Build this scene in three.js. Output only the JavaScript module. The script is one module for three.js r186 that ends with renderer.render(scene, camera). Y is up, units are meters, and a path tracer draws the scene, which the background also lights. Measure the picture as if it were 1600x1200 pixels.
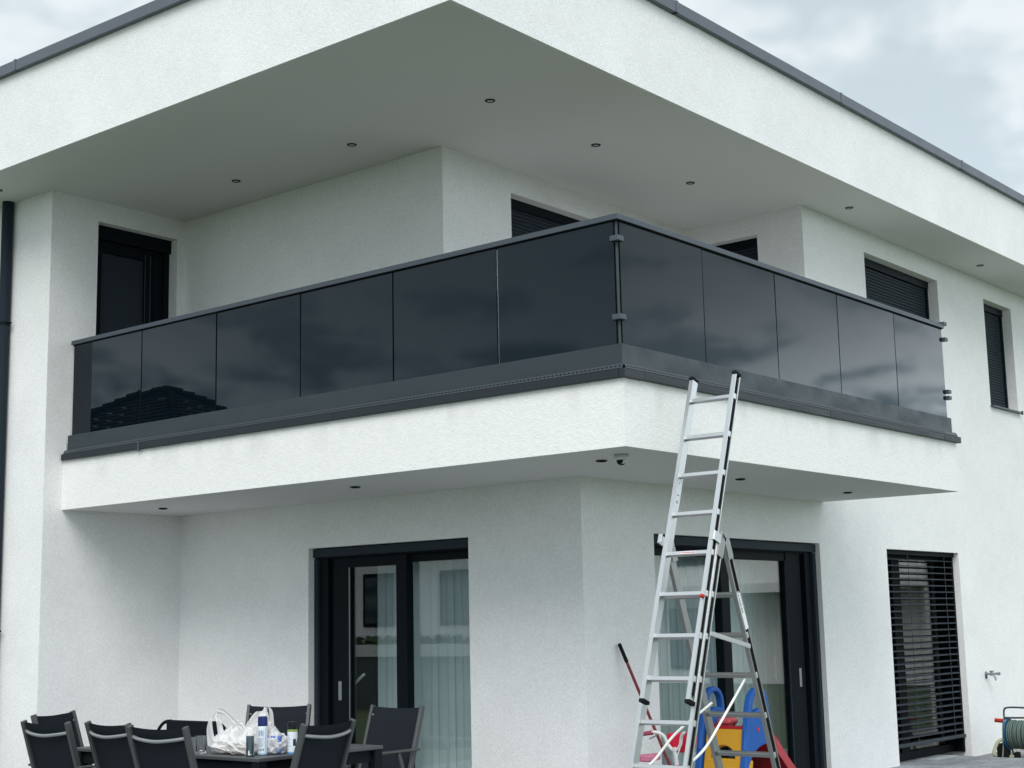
import * as THREE from 'three';
import { mergeGeometries } from 'three/addons/utils/BufferGeometryUtils.js';
import { RoundedBoxGeometry } from 'three/addons/geometries/RoundedBoxGeometry.js';

const V = (x, y, z) => new THREE.Vector3(x, y, z);
const scene = new THREE.Scene();

// ---------------------------------------------------------------- camera
const camera = new THREE.PerspectiveCamera(29.153, 4 / 3, 0.1, 400);
camera.position.set(5.662, 1.546, 8.083);
camera.quaternion.setFromRotationMatrix(new THREE.Matrix4().makeBasis(
  V(0.7704, -0.02122, -0.63721).normalize(), V(0.1192, 0.98662, 0.11126).normalize(), V(0.62632, -0.16167, 0.76262).normalize()));
scene.add(camera);

// ---------------------------------------------------------------- sky, sun, exposure
function rng(seed) { let s = seed >>> 0; return () => { s = (s + 0x6d2b79f5) | 0; let t = Math.imul(s ^ (s >>> 15), 1 | s); t = (t + Math.imul(t ^ (t >>> 7), 61 | t)) ^ t; return ((t ^ (t >>> 14)) >>> 0) / 4294967296; }; }
function lattice(seed, n) { const r = rng(seed), a = new Float32Array(n * n); for (let i = 0; i < a.length; i++) a[i] = r(); return a; }
const LAT = lattice(11, 256);
const sm = (t) => t * t * t * (t * (t * 6 - 15) + 10);
function vnoise(x, y) {                                             // 2-D value noise, period 256
  const xi = Math.floor(x), yi = Math.floor(y), fx = sm(x - xi), fy = sm(y - yi);
  const g = (i, j) => LAT[((j & 255) << 8) | (i & 255)];
  return (g(xi, yi) * (1 - fx) + g(xi + 1, yi) * fx) * (1 - fy) + (g(xi, yi + 1) * (1 - fx) + g(xi + 1, yi + 1) * fx) * fy;
}
function fbm(x, y, oct) { let s = 0, a = 0.5, n = 0; for (let i = 0; i < oct; i++) { s += a * vnoise(x, y); n += a; a *= 0.57; x = x * 2.03 + 17.3; y = y * 2.03 + 5.7; } return s / n; }
const clamp = (v, a, b) => Math.max(a, Math.min(b, v));
const step = (a, b, v) => sm(clamp((v - a) / (b - a), 0, 1));

const SUN = V(0.42, 0.78, 0.62).normalize();
{
  const W = 2048, H = 1024, data = new Float32Array(W * H * 4);
  for (let j = 0; j < H; j++) for (let i = 0; i < W; i++) {
    const th = ((i + 0.5) / W - 0.5) * 2 * Math.PI, la = ((j + 0.5) / H - 0.5) * Math.PI;
    const dy = Math.sin(la), c = Math.cos(la), dx = c * Math.cos(th), dz = c * Math.sin(th);
    const h = Math.max(dy, 0), k = 1 / (h + 0.16), px = dx * k * 3.3 + 40, pz = dz * k * 3.3 + 40;
    const w1 = fbm(px * 0.9, pz * 0.9, 4) - 0.5, w2 = fbm(px * 0.9 + 60, pz * 0.9 + 31, 4) - 0.5;
    const big = fbm(px * 0.55 + w1 * 1.2, pz * 0.55 + w2 * 1.2, 5);
    const fine = fbm(px * 1.7 + w2 * 2.2, pz * 1.7 + w1 * 2.2, 6);
    let cl = step(0.36, 0.63, 0.45 * big + 0.55 * fine);              // 0 grey underside, 1 bright gap
    const sun = Math.max(0, dx * SUN.x + dy * SUN.y + dz * SUN.z);
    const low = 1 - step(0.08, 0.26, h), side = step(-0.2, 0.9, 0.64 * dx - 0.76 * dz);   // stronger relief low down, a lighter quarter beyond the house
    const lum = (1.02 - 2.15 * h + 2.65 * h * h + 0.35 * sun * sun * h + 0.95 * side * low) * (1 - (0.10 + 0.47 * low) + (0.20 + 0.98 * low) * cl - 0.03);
    const t = 0.75 * (1 - cl);
    const o = (j * W + i) * 4;
    data[o] = lum * (0.955 - (0.16 + 0.14 * low) * t); data[o + 1] = lum * (1.03 - (0.07 + 0.05 * low) * t); data[o + 2] = lum * (1.075 - 0.02 * t); data[o + 3] = 1;
    if (dy < 0) { const f = clamp(1 + dy * 6, 0.25, 1); for (let q = 0; q < 3; q++) data[o + q] *= f; }
  }
  const sky = new THREE.DataTexture(data, W, H, THREE.RGBAFormat, THREE.FloatType);
  sky.mapping = THREE.EquirectangularReflectionMapping; sky.magFilter = sky.minFilter = THREE.LinearFilter; sky.wrapS = THREE.RepeatWrapping; sky.needsUpdate = true;
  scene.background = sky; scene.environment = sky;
}
const sun = new THREE.DirectionalLight(new THREE.Color(1, 0.975, 0.94), 1.5);
sun.position.copy(SUN).multiplyScalar(40).add(V(-3, 2, -3)); sun.target.position.set(-3, 2, -3);
sun.castShadow = true; sun.shadow.radius = 70; sun.shadow.mapSize.set(2048, 2048);
Object.assign(sun.shadow.camera, { left: -22, right: 22, top: 22, bottom: -22, near: 1, far: 90 });
scene.add(sun, sun.target);

const renderer = new THREE.WebGLRenderer({ antialias: true });
renderer.setSize(1024, 768);
renderer.toneMapping = THREE.LinearToneMapping;
renderer.toneMappingExposure = 1.4;
renderer.shadowMap.enabled = true; renderer.shadowMap.type = THREE.PCFSoftShadowMap;

// ---------------------------------------------------------------- naming and building helpers
const used = new Map();
function numbered(name) { const n = used.get(name) || 0; used.set(name, n + 1); return n ? `${name}_${String(n).padStart(3, '0')}` : name; }
function tag(o, label, category, group, kind) { if (label) o.userData.label = label; if (category) o.userData.category = category; if (group) o.userData.group = group; if (kind) o.userData.kind = kind; return o; }
function thing(name, label, category, pos = [0, 0, 0], turn = 0, group) {
  const o = new THREE.Group(); o.name = numbered(name); o.position.set(...pos); o.rotation.y = turn; scene.add(o);
  return tag(o, label, category, group);
}
function norm(g) { let q = g.index ? g.toNonIndexed() : g; for (const k of Object.keys(q.attributes)) if (!['position', 'normal', 'uv'].includes(k)) q.deleteAttribute(k); if (!q.attributes.uv) q.setAttribute('uv', new THREE.BufferAttribute(new Float32Array(q.attributes.position.count * 2), 2)); return q; }
function join(gs) { gs = [].concat(gs).map(norm); return gs.length > 1 ? mergeGeometries(gs) : gs[0]; }
function obj(name, gs, mat, parent = scene, label) {
  const m = new THREE.Mesh(join(gs), mat); m.name = parent === scene ? numbered(name) : name; m.castShadow = m.receiveShadow = true; parent.add(m);
  if (label) m.userData.label = label;
  return m;
}
function group(name, parent) { const g = new THREE.Group(); g.name = name; parent.add(g); return g; }
function structure(name, gs, mat) { const m = obj(name, gs, mat); m.userData.kind = 'structure'; return m; }
// uv in metres from position and face direction
function metreUV(g0) {
  const g = norm(g0), p = g.attributes.position, n = g.attributes.normal, uv = g.attributes.uv;
  for (let i = 0; i < p.count; i++) {
    const ax = Math.abs(n.getX(i)), ay = Math.abs(n.getY(i)), az = Math.abs(n.getZ(i));
    if (ay >= ax && ay >= az) uv.setXY(i, p.getX(i), p.getZ(i)); else if (ax >= az) uv.setXY(i, p.getZ(i), p.getY(i)); else uv.setXY(i, p.getX(i), p.getY(i));
  }
  return g;
}
const bx = (x0, x1, y0, y1, z0, z1) => new THREE.BoxGeometry(x1 - x0, y1 - y0, z1 - z0).translate((x0 + x1) / 2, (y0 + y1) / 2, (z0 + z1) / 2);
function rb(x0, x1, y0, y1, z0, z1, r = 0.004, seg = 2) { return new RoundedBoxGeometry(x1 - x0, y1 - y0, z1 - z0, seg, Math.min(r, (x1 - x0) * 0.49, (y1 - y0) * 0.49, (z1 - z0) * 0.49)).translate((x0 + x1) / 2, (y0 + y1) / 2, (z0 + z1) / 2); }
function cyl(a, b, r0, r1 = r0, seg = 16) {
  const d = b.clone().sub(a), g = new THREE.CylinderGeometry(r1, r0, d.length(), seg);
  g.applyQuaternion(new THREE.Quaternion().setFromUnitVectors(V(0, 1, 0), d.clone().normalize()));
  return g.translate((a.x + b.x) / 2, (a.y + b.y) / 2, (a.z + b.z) / 2);
}
const tube = (pts, r, seg = 40, rad = 10, closed = false) => new THREE.TubeGeometry(new THREE.CatmullRomCurve3(pts, closed, 'centripetal'), seg, r, rad, closed);
function bar(a, b, w, h, side) {                                    // box of section w (along side) × h between two points
  const d = b.clone().sub(a), y = d.clone().normalize(), x = side.clone().addScaledVector(y, -side.dot(y)).normalize(), z = x.clone().cross(y);
  const g = new RoundedBoxGeometry(w, d.length(), h, 2, Math.min(w, h) * 0.22);
  return g.applyMatrix4(new THREE.Matrix4().makeBasis(x, y, z).setPosition(a.clone().add(b).multiplyScalar(0.5)));
}
function extr(shape, depth, bevel = 0, seg = 2, curve = 12) {
  return new THREE.ExtrudeGeometry(shape, { depth, bevelEnabled: bevel > 0, bevelThickness: bevel, bevelSize: bevel, bevelOffset: -bevel, bevelSegments: seg, curveSegments: curve, steps: 1 });
}
function poly(pts, holes = []) { const s = new THREE.Shape(pts.map((p) => new THREE.Vector2(p[0], p[1]))); for (const h of holes) s.holes.push(new THREE.Path(h.map((p) => new THREE.Vector2(p[0], p[1])))); return s; }
const rect = (a, b, c, d) => [[a, c], [b, c], [b, d], [a, d]];

// ---------------------------------------------------------------- textures and materials
function tex(n, f, colour, repeat, channels) {
  const d = new Uint8Array(n * n * 4);
  for (let j = 0; j < n; j++) for (let i = 0; i < n; i++) { const c = f(i / n, j / n), o = (j * n + i) * 4; for (let q = 0; q < 3; q++) d[o + q] = clamp(Math.round(255 * (Array.isArray(c) ? c[q] : c)), 0, 255); d[o + 3] = 255; }
  const t = new THREE.DataTexture(d, n, n); t.wrapS = t.wrapT = THREE.RepeatWrapping; t.magFilter = THREE.LinearFilter; t.minFilter = THREE.LinearMipmapLinearFilter; t.generateMipmaps = true; t.anisotropy = 8;
  if (colour) t.colorSpace = THREE.SRGBColorSpace;
  t.repeat.set(repeat, repeat); t.needsUpdate = true; return t;
}
function tnoise(u, v, f, ox = 0) {                                  // tiling value noise at f cells per tile (f divides 256)
  const x = u * f, y = v * f, xi = Math.floor(x), yi = Math.floor(y), fx = sm(x - xi), fy = sm(y - yi);
  const g = (i, j) => LAT[((((j % f) + f) % f + ox) & 255) << 8 | ((((i % f) + f) % f + ox * 3) & 255)];
  return (g(xi, yi) * (1 - fx) + g(xi + 1, yi) * fx) * (1 - fy) + (g(xi, yi + 1) * (1 - fx) + g(xi + 1, yi + 1) * fx) * fy;
}
const lin = (r, g, b) => new THREE.Color().setRGB(r, g, b);
// scraped render: 2-3 mm grains with larger drifts; tile 2 m
const grain = (u, v) => 0.5 * tnoise(u, v, 256, 5) + 0.36 * tnoise(v, u, 256, 77) + 0.14 * tnoise(u, v, 128, 9);
const renderBump = tex(1024, (u, v) => { const g = grain(u, v); return clamp(0.5 + (g - 0.5) * 1.5, 0, 1); }, false, 0.5);
const renderMap = tex(1024, (u, v) => { const g = grain(u, v), b = 0.6 * tnoise(u, v, 4, 40) + 0.4 * tnoise(u, v, 16, 3); const k = 0.955 + (g - 0.5) * 0.11 + (b - 0.5) * 0.035; return [k, k, k]; }, true, 0.5);
const mStucco = new THREE.MeshStandardMaterial({ color: lin(0.89, 0.885, 0.88), roughness: 0.93, map: renderMap, bumpMap: renderBump, bumpScale: 0.0012 });
const metalBump = tex(256, (u, v) => 0.5 * tnoise(u, v, 128, 2) + 0.5 * tnoise(u, v, 32, 8), false, 4);
const metalRough = tex(512, (u, v) => { const k = 0.6 * tnoise(u, v, 8, 13) + 0.4 * tnoise(u, v, 64, 31); return [0, 0.36 + 0.26 * k, 0]; }, false, 0.8);
const anth = (r, g, b, rough = 0.5) => new THREE.MeshPhysicalMaterial({ color: lin(r, g, b), roughness: rough, metalness: 0.0, specularIntensity: 0.16 });
const mCoping = new THREE.MeshStandardMaterial({ color: lin(0.115, 0.13, 0.155), roughness: 1, roughnessMap: metalRough, metalness: 0.25 });
const mRailMetal = new THREE.MeshStandardMaterial({ color: lin(0.028, 0.040, 0.049), roughness: 1, roughnessMap: metalRough, metalness: 0.15 });
const mFlash = new THREE.MeshStandardMaterial({ color: lin(0.014, 0.019, 0.025), roughness: 1, roughnessMap: metalRough, metalness: 0.15 });
const mRailTop = new THREE.MeshStandardMaterial({ color: lin(0.06, 0.074, 0.092), roughness: 1, roughnessMap: metalRough, metalness: 0.2 });
const mFrame = anth(0.005, 0.0085, 0.012, 0.5);
const mShutter = anth(0.027, 0.036, 0.046, 0.5);
const mSlat = anth(0.045, 0.055, 0.066, 0.45);
const mDark = anth(0.003, 0.004, 0.005, 0.7);
const mBlackGlass = new THREE.MeshPhysicalMaterial({ color: lin(0.002, 0.005, 0.008), roughness: 0.012, ior: 1.54, specularIntensity: 0.58, specularColor: lin(0.70, 0.9, 1.0) });
const mGlass = new THREE.MeshPhysicalMaterial({ color: lin(0.87, 0.92, 0.925), roughness: 0.0, transmission: 1, thickness: 0, ior: 1.8 });
const mPost = new THREE.MeshStandardMaterial({ color: lin(0.035, 0.042, 0.045), roughness: 0.5, metalness: 0.2 });
const mAlu = new THREE.MeshStandardMaterial({ color: lin(0.62, 0.63, 0.635), roughness: 0.42, metalness: 1.0 });
const mAluDull = new THREE.MeshStandardMaterial({ color: lin(0.34, 0.34, 0.335), roughness: 0.42, metalness: 0.95 });
const mSteel = new THREE.MeshStandardMaterial({ color: lin(0.42, 0.44, 0.45), roughness: 0.35, metalness: 0.9 });
const mRubber = anth(0.012, 0.012, 0.013, 0.8);
const mCurtain = new THREE.MeshPhysicalMaterial({ color: lin(0.88, 0.9, 0.9), roughness: 0.95, transmission: 0.06, thickness: 0, side: THREE.DoubleSide });
const mRoom = new THREE.MeshStandardMaterial({ color: lin(0.2, 0.2, 0.19), roughness: 0.9 });
const plastic = (r, g, b, rough = 0.38) => new THREE.MeshPhysicalMaterial({ color: lin(r, g, b), roughness: rough, specularIntensity: 0.6 });

// ---------------------------------------------------------------- ground
const T = 0.36, SLAB = 2.72, DECK = 3.2, SOFFIT = 5.82;             // wall thickness and the levels above the terrace
const grassMap = tex(512, (u, v) => { const k = 0.5 * tnoise(u, v, 256, 7) + 0.3 * tnoise(u, v, 64, 17) + 0.2 * tnoise(u, v, 8, 50); return [0.19 + 0.14 * k, 0.23 + 0.16 * k, 0.14 + 0.12 * k]; }, true, 0.4);
const mGrass = new THREE.MeshStandardMaterial({ color: 0xffffff, map: grassMap, roughness: 1 });
structure('ground', metreUV(new THREE.PlaneGeometry(360, 360, 1, 1).rotateX(-Math.PI / 2).translate(0, -0.16, 0)), mGrass);
const paveMap = tex(512, (u, v) => { const k = 0.4 * tnoise(u, v, 256, 3) + 0.3 * tnoise(v, u, 64, 70) + 0.3 * tnoise(u, v, 8, 33); const s = 0.55 + 0.22 * (k - 0.5) * 2; return [s * 0.97, s, s * 1.03]; }, true, 0.7);
const mPave = [0.86, 1, 1.12].map((k) => new THREE.MeshStandardMaterial({ color: lin(k, k, k), map: paveMap, roughness: 0.75 }));
const terrace = new THREE.Group(); terrace.name = 'terrace'; terrace.userData.kind = 'structure'; scene.add(terrace);
obj('bed', bx(-6.5, 1.0, -0.3, -0.045, -8.28, 3.2), new THREE.MeshStandardMaterial({ color: lin(0.12, 0.12, 0.115), roughness: 1 }), terrace);
{
  const r = rng(77), rest = [[], [], []], shared = [];
  for (let k = 0; k < 3; k++) shared.push(metreUV(rb(-0.296, 0.296, -0.04, 0, -0.296, 0.296, 0.006, 1).translate(k * 3.7, 0, k * 1.3)).translate(-k * 3.7, 0, -k * 1.3));
  for (let i = 0; i < 13; i++) for (let j = 0; j < 20; j++) {
    const x = 0.72 - i * 0.6, z = -7.99 + j * 0.6, k = Math.floor(r() * 3), dy = (r() - 0.5) * 0.003;
    if (x - 0.3 < -1.42 && z - 0.3 < -1.38) { if (!(x > -1.7 && z < -1.6) && !(z > -1.7)) continue; }
    if (x < -6.3) continue;
    if (j < 6 && i < 5) { const m = obj('paving_slab', shared[k], mPave[k], terrace); m.position.set(x, dy, z); }
    else rest[k].push(shared[k].clone().translate(x, dy, z));
  }
  for (let k = 0; k < 3; k++) tag(obj('paving_slab', rest[k], mPave[k], terrace), null, null, null, 'stuff');
}
const gravelMap = tex(256, (u, v) => { const k = tnoise(u, v, 64, 3) * 0.6 + 0.4 * tnoise(u, v, 128, 12); return [0.3 + 0.4 * k, 0.3 + 0.4 * k, 0.29 + 0.39 * k]; }, true, 1);
structure('gravel_strip', metreUV(bx(-1.44, 0.6, -0.3, -0.06, -15.5, -8.29)), new THREE.MeshStandardMaterial({ map: gravelMap, roughness: 1 }));

// ---------------------------------------------------------------- the house
const house = thing('house', 'white rendered two-storey modern house with wraparound balcony and flat roof', 'house');
const toZ = (X) => new THREE.Matrix4().makeBasis(V(1, 0, 0), V(0, 1, 0), V(0, 0, 1)).setPosition(0, 0, X - T);            // s = x, outer face at z = X
const toX = (X) => new THREE.Matrix4().makeBasis(V(0, 0, -1), V(0, 1, 0), V(1, 0, 0)).setPosition(X - T, 0, 0);           // s = -z, outer face at x = X
const wallZ = (z, outline, holes = []) => metreUV(extr(poly(outline, holes), T).applyMatrix4(toZ(z)));
const wallX = (x, outline, holes = []) => metreUV(extr(poly(outline, holes), T).applyMatrix4(toX(x)));
const DL = { a: -4.63, b: -2.645, y1: 2.30 }, DR = { a: 2.42, b: 5.375, y1: 2.30 };
const LW = { a: 6.89, b: 8.80, y1: 2.285 }, W3 = { a: 6.78, b: 8.73, y0: 4.15, y1: 5.57 }, W4 = { a: 10.15, b: 11.08, y0: 4.19, y1: 5.575 };
const W1 = { a: 2.36, b: 4.35, y0: 4.15, y1: 5.59 }, W2 = { a: -2.72, b: -1.98, y0: 4.15, y1: 5.60 }, BD = { a: 0.33, b: 1.30, y0: 3.30, y1: 5.61 };
const R4 = (w) => rect(w.a, w.b, w.y0 ?? 0.001, w.y1);
obj('wall', [
  wallZ(0.2, rect(-16, -6.53, -0.3, SOFFIT)),
  wallX(-6.53, rect(-0.2 + T, 1.4 + T, -0.3, SOFFIT), [R4(BD)]),
  wallZ(-1.4, [[-6.53, -0.3], [DL.a, -0.3], [DL.a, DL.y1], [DL.b, DL.y1], [DL.b, -0.3], [-1.44, -0.3], [-1.44, SLAB], [-6.53, SLAB]]),
  wallX(-1.44, [[1.4 + T, -0.3], [DR.a, -0.3], [DR.a, DR.y1], [DR.b, DR.y1], [DR.b, -0.3], [5.5, -0.3], [5.5, SLAB], [1.4 + T, SLAB]]),
  wallX(-1.44, [[5.5, -0.3], [LW.a, -0.3], [LW.a, LW.y1], [LW.b, LW.y1], [LW.b, -0.3], [16, -0.3], [16, SOFFIT], [5.38, SOFFIT], [5.38, DECK], [5.5, DECK]], [R4(W3), R4(W4)]),
  wallZ(-1.4, rect(-6.53, -2.88, DECK, SOFFIT)),
  wallX(-2.88, rect(1.4 + T, 5.38, DECK, SOFFIT), [R4(W1)]),
  wallZ(-5.38, rect(-2.88, -1.44 - T, DECK, SOFFIT), [R4(W2)]),
  metreUV(bx(-16, -1.8, -0.3, SOFFIT, -16, -15.64)), metreUV(bx(-16, -15.64, -0.3, SOFFIT, -15.64, 0.2 - T)),
], mStucco, house);
const slabMap = tex(1024, (u, v) => { const g = grain(u, v), st = Math.max(0, tnoise(u, v * 0.12, 64, 15) * 0.6 + tnoise(u, v * 0.2, 16, 44) * 0.6 - 0.62) * step(0.40, 0.6, v); const k = 0.965 + (g - 0.5) * 0.06 - st * 0.11; return [k, k, k * 0.995]; }, true, 0.5); slabMap.repeat.set(1 / 6.7, 0.5);
const mSlabRender = mStucco.clone(); mSlabRender.map = slabMap;
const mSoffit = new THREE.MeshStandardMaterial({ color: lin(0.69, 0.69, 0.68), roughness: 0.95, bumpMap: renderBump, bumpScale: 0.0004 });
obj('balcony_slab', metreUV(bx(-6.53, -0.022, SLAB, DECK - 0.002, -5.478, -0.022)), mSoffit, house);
obj('balcony_fascia', [metreUV(bx(-6.53, 0, SLAB, DECK, -0.022, 0)), metreUV(bx(-0.022, 0, SLAB, DECK, -5.5, -0.022)), metreUV(bx(-1.44, -0.022, SLAB, DECK, -5.5, -5.478))], mSlabRender, house);
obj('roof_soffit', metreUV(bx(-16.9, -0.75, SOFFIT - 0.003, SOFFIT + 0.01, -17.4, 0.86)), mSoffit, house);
const SL = 0.018;
obj('roof', metreUV(extr(poly([[-17, SOFFIT], [-0.73, SOFFIT], [-0.73, 6.64], [-17, 6.64 + SL * 16.27]]), 18.38).translate(0, 0, -17.5)), mStucco, house);
obj('inner_wall', [bx(-15.6, -1.82, SLAB, DECK, -15.6, -5.52), bx(-15.6, -6.92, SLAB, DECK, -5.5, -0.2), bx(-15.6, -1.82, 0, SLAB, -6.4, -6.25), bx(-8.2, -8.05, 0, SLAB, -6.2, -1.8), bx(-6.6, -6.45, DECK, SOFFIT, -6.4, -1.8), bx(-15.6, -1.82, -0.1, 0.0, -15.6, -1.78), bx(-5.0, -4.85, 0, SLAB, -15.6, -6.42)], mRoom, house);

// roof edge: folded metal copings in lengths with a lap at each joint
{
  const prof = (len) => { const s = poly([[0, 0], [0.052, 0], [0.052, 0.098], [-0.33, 0.105], [-0.33, 0.09], [0.04, 0.082], [0.04, 0.012], [0, 0.012]]); return extr(s, len); };
  const runR = [[0.93, -1.948], [-1.952, -4.918], [-4.922, -7.888], [-7.892, -10.858], [-10.862, -13.828], [-13.832, -17.55]];
  for (const [z1, z0] of runR) obj('coping', metreUV(prof(z1 - z0).translate(-0.73, 6.612, z0)), mCoping, house);
  for (const z of [-1.95, -4.92, -7.89, -10.86]) obj('coping_joint', metreUV(new THREE.BoxGeometry(0.06, 0.104, 0.035).translate(-0.703, 6.664, z + 0.016)), mCoping, house);
  const runL = [[-0.74, -3.1], [-3.104, -6.058], [-6.062, -9.02], [-9.024, -12], [-12.004, -17.05]];
  const rot = new THREE.Matrix4().makeRotationZ(-SL), mv = new THREE.Matrix4().makeTranslation(-0.73, 6.612, 0.88);
  for (const [x1, x0] of runL) obj('coping', metreUV(prof(x1 - x0).rotateY(-Math.PI / 2).translate(x1 + 0.73, 0, 0).applyMatrix4(rot).applyMatrix4(mv)), mCoping, house);
  for (const x of [-3.1, -6.06, -9.02]) obj('coping_joint', metreUV(new THREE.BoxGeometry(0.035, 0.104, 0.06).translate(x + 0.73 - 0.016, 0.052, 0.027).applyMatrix4(rot).applyMatrix4(mv)), mCoping, house);
}
// balcony edge: drip flashing in lengths, perforated gravel stop, kick plate
{
  const fl = (x0, x1) => rb(x0, x1, 3.188, 3.246, -0.04, 0.032, 0.004);
  const fz = (z0, z1) => rb(-0.04, 0.032, 3.188, 3.246, z0, z1, 0.004);
  obj('edge_flashing', fl(-6.52, -5.313), mFlash, house); obj('edge_flashing', fl(-5.309, -2.8), mFlash, house); obj('edge_flashing', fl(-2.796, -0.02), mFlash, house);
  obj('edge_flashing', rb(-0.015, 0.034, 3.186, 3.247, -0.20, 0.034, 0.004), mFlash, house); obj('edge_flashing', fz(-2.9, -0.206), mFlash, house); obj('edge_flashing', fz(-5.17, -2.904), mFlash, house); obj('edge_flashing', fz(-5.56, -5.174), mFlash, house);
  obj('flashing_clip', rb(-5.325, -5.30, 3.17, 3.25, 0.02, 0.038, 0.003), mRailTop, house);
  const strip = (len) => { const holes = []; for (let s = 0.02; s < len - 0.03; s += 0.036) holes.push(rect(s, s + 0.02, 0.014, 0.023)); return extr(poly(rect(0, len, 0, 0.037), holes), 0.003); };
  const mStrip = new THREE.MeshStandardMaterial({ color: lin(0.045, 0.056, 0.066), roughness: 0.45, metalness: 0.3 });
  obj('gravel_stop', [strip(6.5).rotateX(-0.5).translate(-6.49, 3.249, 0.026), bx(-6.49, 0.005, 3.2465, 3.25, -0.03, 0.024)], mStrip, house);
  obj('gravel_stop', [strip(5.5).rotateX(-0.5).rotateY(Math.PI / 2).translate(0.026, 3.249, 0.005), bx(0.006, 0.024, 3.2465, 3.25, -5.5, 0.02)], mStrip, house);
}
// railing: dark glass panels under a flat handrail
const railing = group('balcony_railing', house);
{
  obj('kick_plate', metreUV(bx(-6.49, -0.021, 3.289, 3.428, -0.045, -0.02)), mRailMetal, railing);
  obj('kick_plate', metreUV(bx(-0.045, -0.0205, 3.289, 3.428, -5.48, -0.0205)), mRailMetal, railing);
  obj('base_rail', [bx(-6.45, -0.10, 3.2, 3.40, -0.13, -0.075), bx(-0.13, -0.075, 3.2, 3.40, -5.46, -0.135)], mDark, railing);
  const LX = [-6.475, -5.405, -4.34, -3.265, -2.205, -1.14, -0.075], RZ = [-0.075, -1.14, -2.22, -3.29, -4.395, -5.468];
  const rp = rng(55), hang = (m, cx, cz) => { m.geometry.translate(-cx, -3.85, -cz); m.position.set(cx, 3.85, cz); m.rotation.set((rp() - 0.5) * 0.006, (rp() - 0.5) * 0.008, (rp() - 0.5) * 0.004); };
  for (let i = 0; i < 6; i++) hang(obj('glass_panel', rb(LX[i] + 0.006, LX[i + 1] - 0.006, 3.40, 4.3, -0.067, -0.05, 0.002), mBlackGlass, railing), (LX[i] + LX[i + 1]) / 2, -0.0585);
  for (let i = 0; i < 5; i++) hang(obj('glass_panel', rb(-0.067, -0.05, 3.40, 4.3, RZ[i + 1] + 0.006, RZ[i] - 0.006, 0.002), mBlackGlass, railing), -0.0585, (RZ[i] + RZ[i + 1]) / 2);
  for (const x of LX.slice(1, 5)) obj('panel_seal', bx(x - 0.008, x + 0.008, 3.4, 4.298, -0.074, -0.068), mDark, railing);
  for (const z of RZ.slice(1, 5)) obj('panel_seal', bx(-0.074, -0.068, 3.4, 4.298, z - 0.008, z + 0.008), mDark, railing);
  obj('handrail', rb(-6.49, -0.028, 4.308, 4.348, -0.095, -0.028, 0.003), mRailTop, railing);
  obj('handrail', rb(-0.095, -0.0285, 4.3085, 4.3485, -5.48, -0.096, 0.003), mRailTop, railing);
  obj('rail_gasket', [bx(-6.48, -0.07, 4.298, 4.308, -0.08, -0.045), bx(-0.08, -0.045, 4.298, 4.308, -5.47, -0.085)], mDark, railing);
  obj('corner_post', [cyl(V(-0.07, 3.3, -0.07), V(-0.07, 4.3, -0.07), 0.012)], mPost, railing);
  for (const y of [4.175, 3.62]) obj('glass_clamp', rb(-0.1, -0.026, y - 0.02, y + 0.02, -0.1, -0.026, 0.006), mRailTop, railing);
  for (const y of [4.36, 4.205, 3.69, 3.63]) obj('glass_clamp', rb(-0.085, -0.02, y - 0.018, y + 0.018, -5.535, -5.465, 0.005), mRailTop, railing);
  obj('end_bracket', rb(-6.528, -6.492, 3.26, 3.36, -0.06, -0.03, 0.006), mSteel, railing);
}
// windows
const SX = (X, s0, s1, y0, y1, d0, d1) => bx(X - d1, X - d0, y0, y1, -s1, -s0);          // in a wall facing +X: s along -z, d depth behind its face
const SZ = (Z, s0, s1, y0, y1, d0, d1) => bx(s0, s1, y0, y1, Z - d1, Z - d0);
function frameOf(S, X, w, d0, d1, fw, y0 = w.y0 ?? 0.03) { return [S(X, w.a, w.a + fw, y0, w.y1, d0, d1), S(X, w.b - fw, w.b, y0, w.y1, d0, d1), S(X, w.a + fw, w.b - fw, w.y1 - fw, w.y1, d0, d1), S(X, w.a + fw, w.b - fw, y0, y0 + fw, d0, d1)]; }
function rollerWindow(S, X, w, turn) {                              // window behind a closed roller shutter
  const g = group('window', house);
  obj('frame', frameOf(S, X, w, 0.2, 0.28, 0.08), mFrame, g);
  obj('pane', S(X, w.a + 0.08, w.b - 0.08, w.y0 + 0.08, w.y1 - 0.08, 0.235, 0.245), mBlackGlass, g);
  obj('guide_rail', S(X, w.a, w.a + 0.045, w.y0, w.y1 - 0.09, 0.125, 0.165), mFrame, g); obj('guide_rail', S(X, w.b - 0.045, w.b, w.y0, w.y1 - 0.09, 0.125, 0.165), mFrame, g);
  obj('shutter_box', S(X, w.a, w.b, w.y1 - 0.09, w.y1, 0.115, 0.2), mFrame, g);
  const n = Math.ceil((w.y1 - 0.09 - w.y0) / 0.037), sl = [];
  for (let k = 0; k < n; k++) {
    const y = w.y0 + k * 0.037, s = new THREE.Shape(); s.moveTo(0, 0.002); s.quadraticCurveTo(0.016, 0.0185, 0, 0.035); s.lineTo(-0.006, 0.035); s.lineTo(-0.006, 0.002);
    const e = extr(s, w.b - w.a - 0.092, 0, 1, 4);
    if (turn) e.rotateY(0).translate(X - 0.15, y, -w.b + 0.046); else e.rotateY(-Math.PI / 2).translate(w.b - 0.046, y, X - 0.15);
    sl.push(e);
  }
  tag(obj('shutter', sl, mShutter, g), null, null, null, 'stuff');
  return g;
}
rollerWindow(SX, -2.88, W1, 1); rollerWindow(SZ, -5.38, W2, 0); rollerWindow(SX, -1.44, W3, 1);
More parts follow.
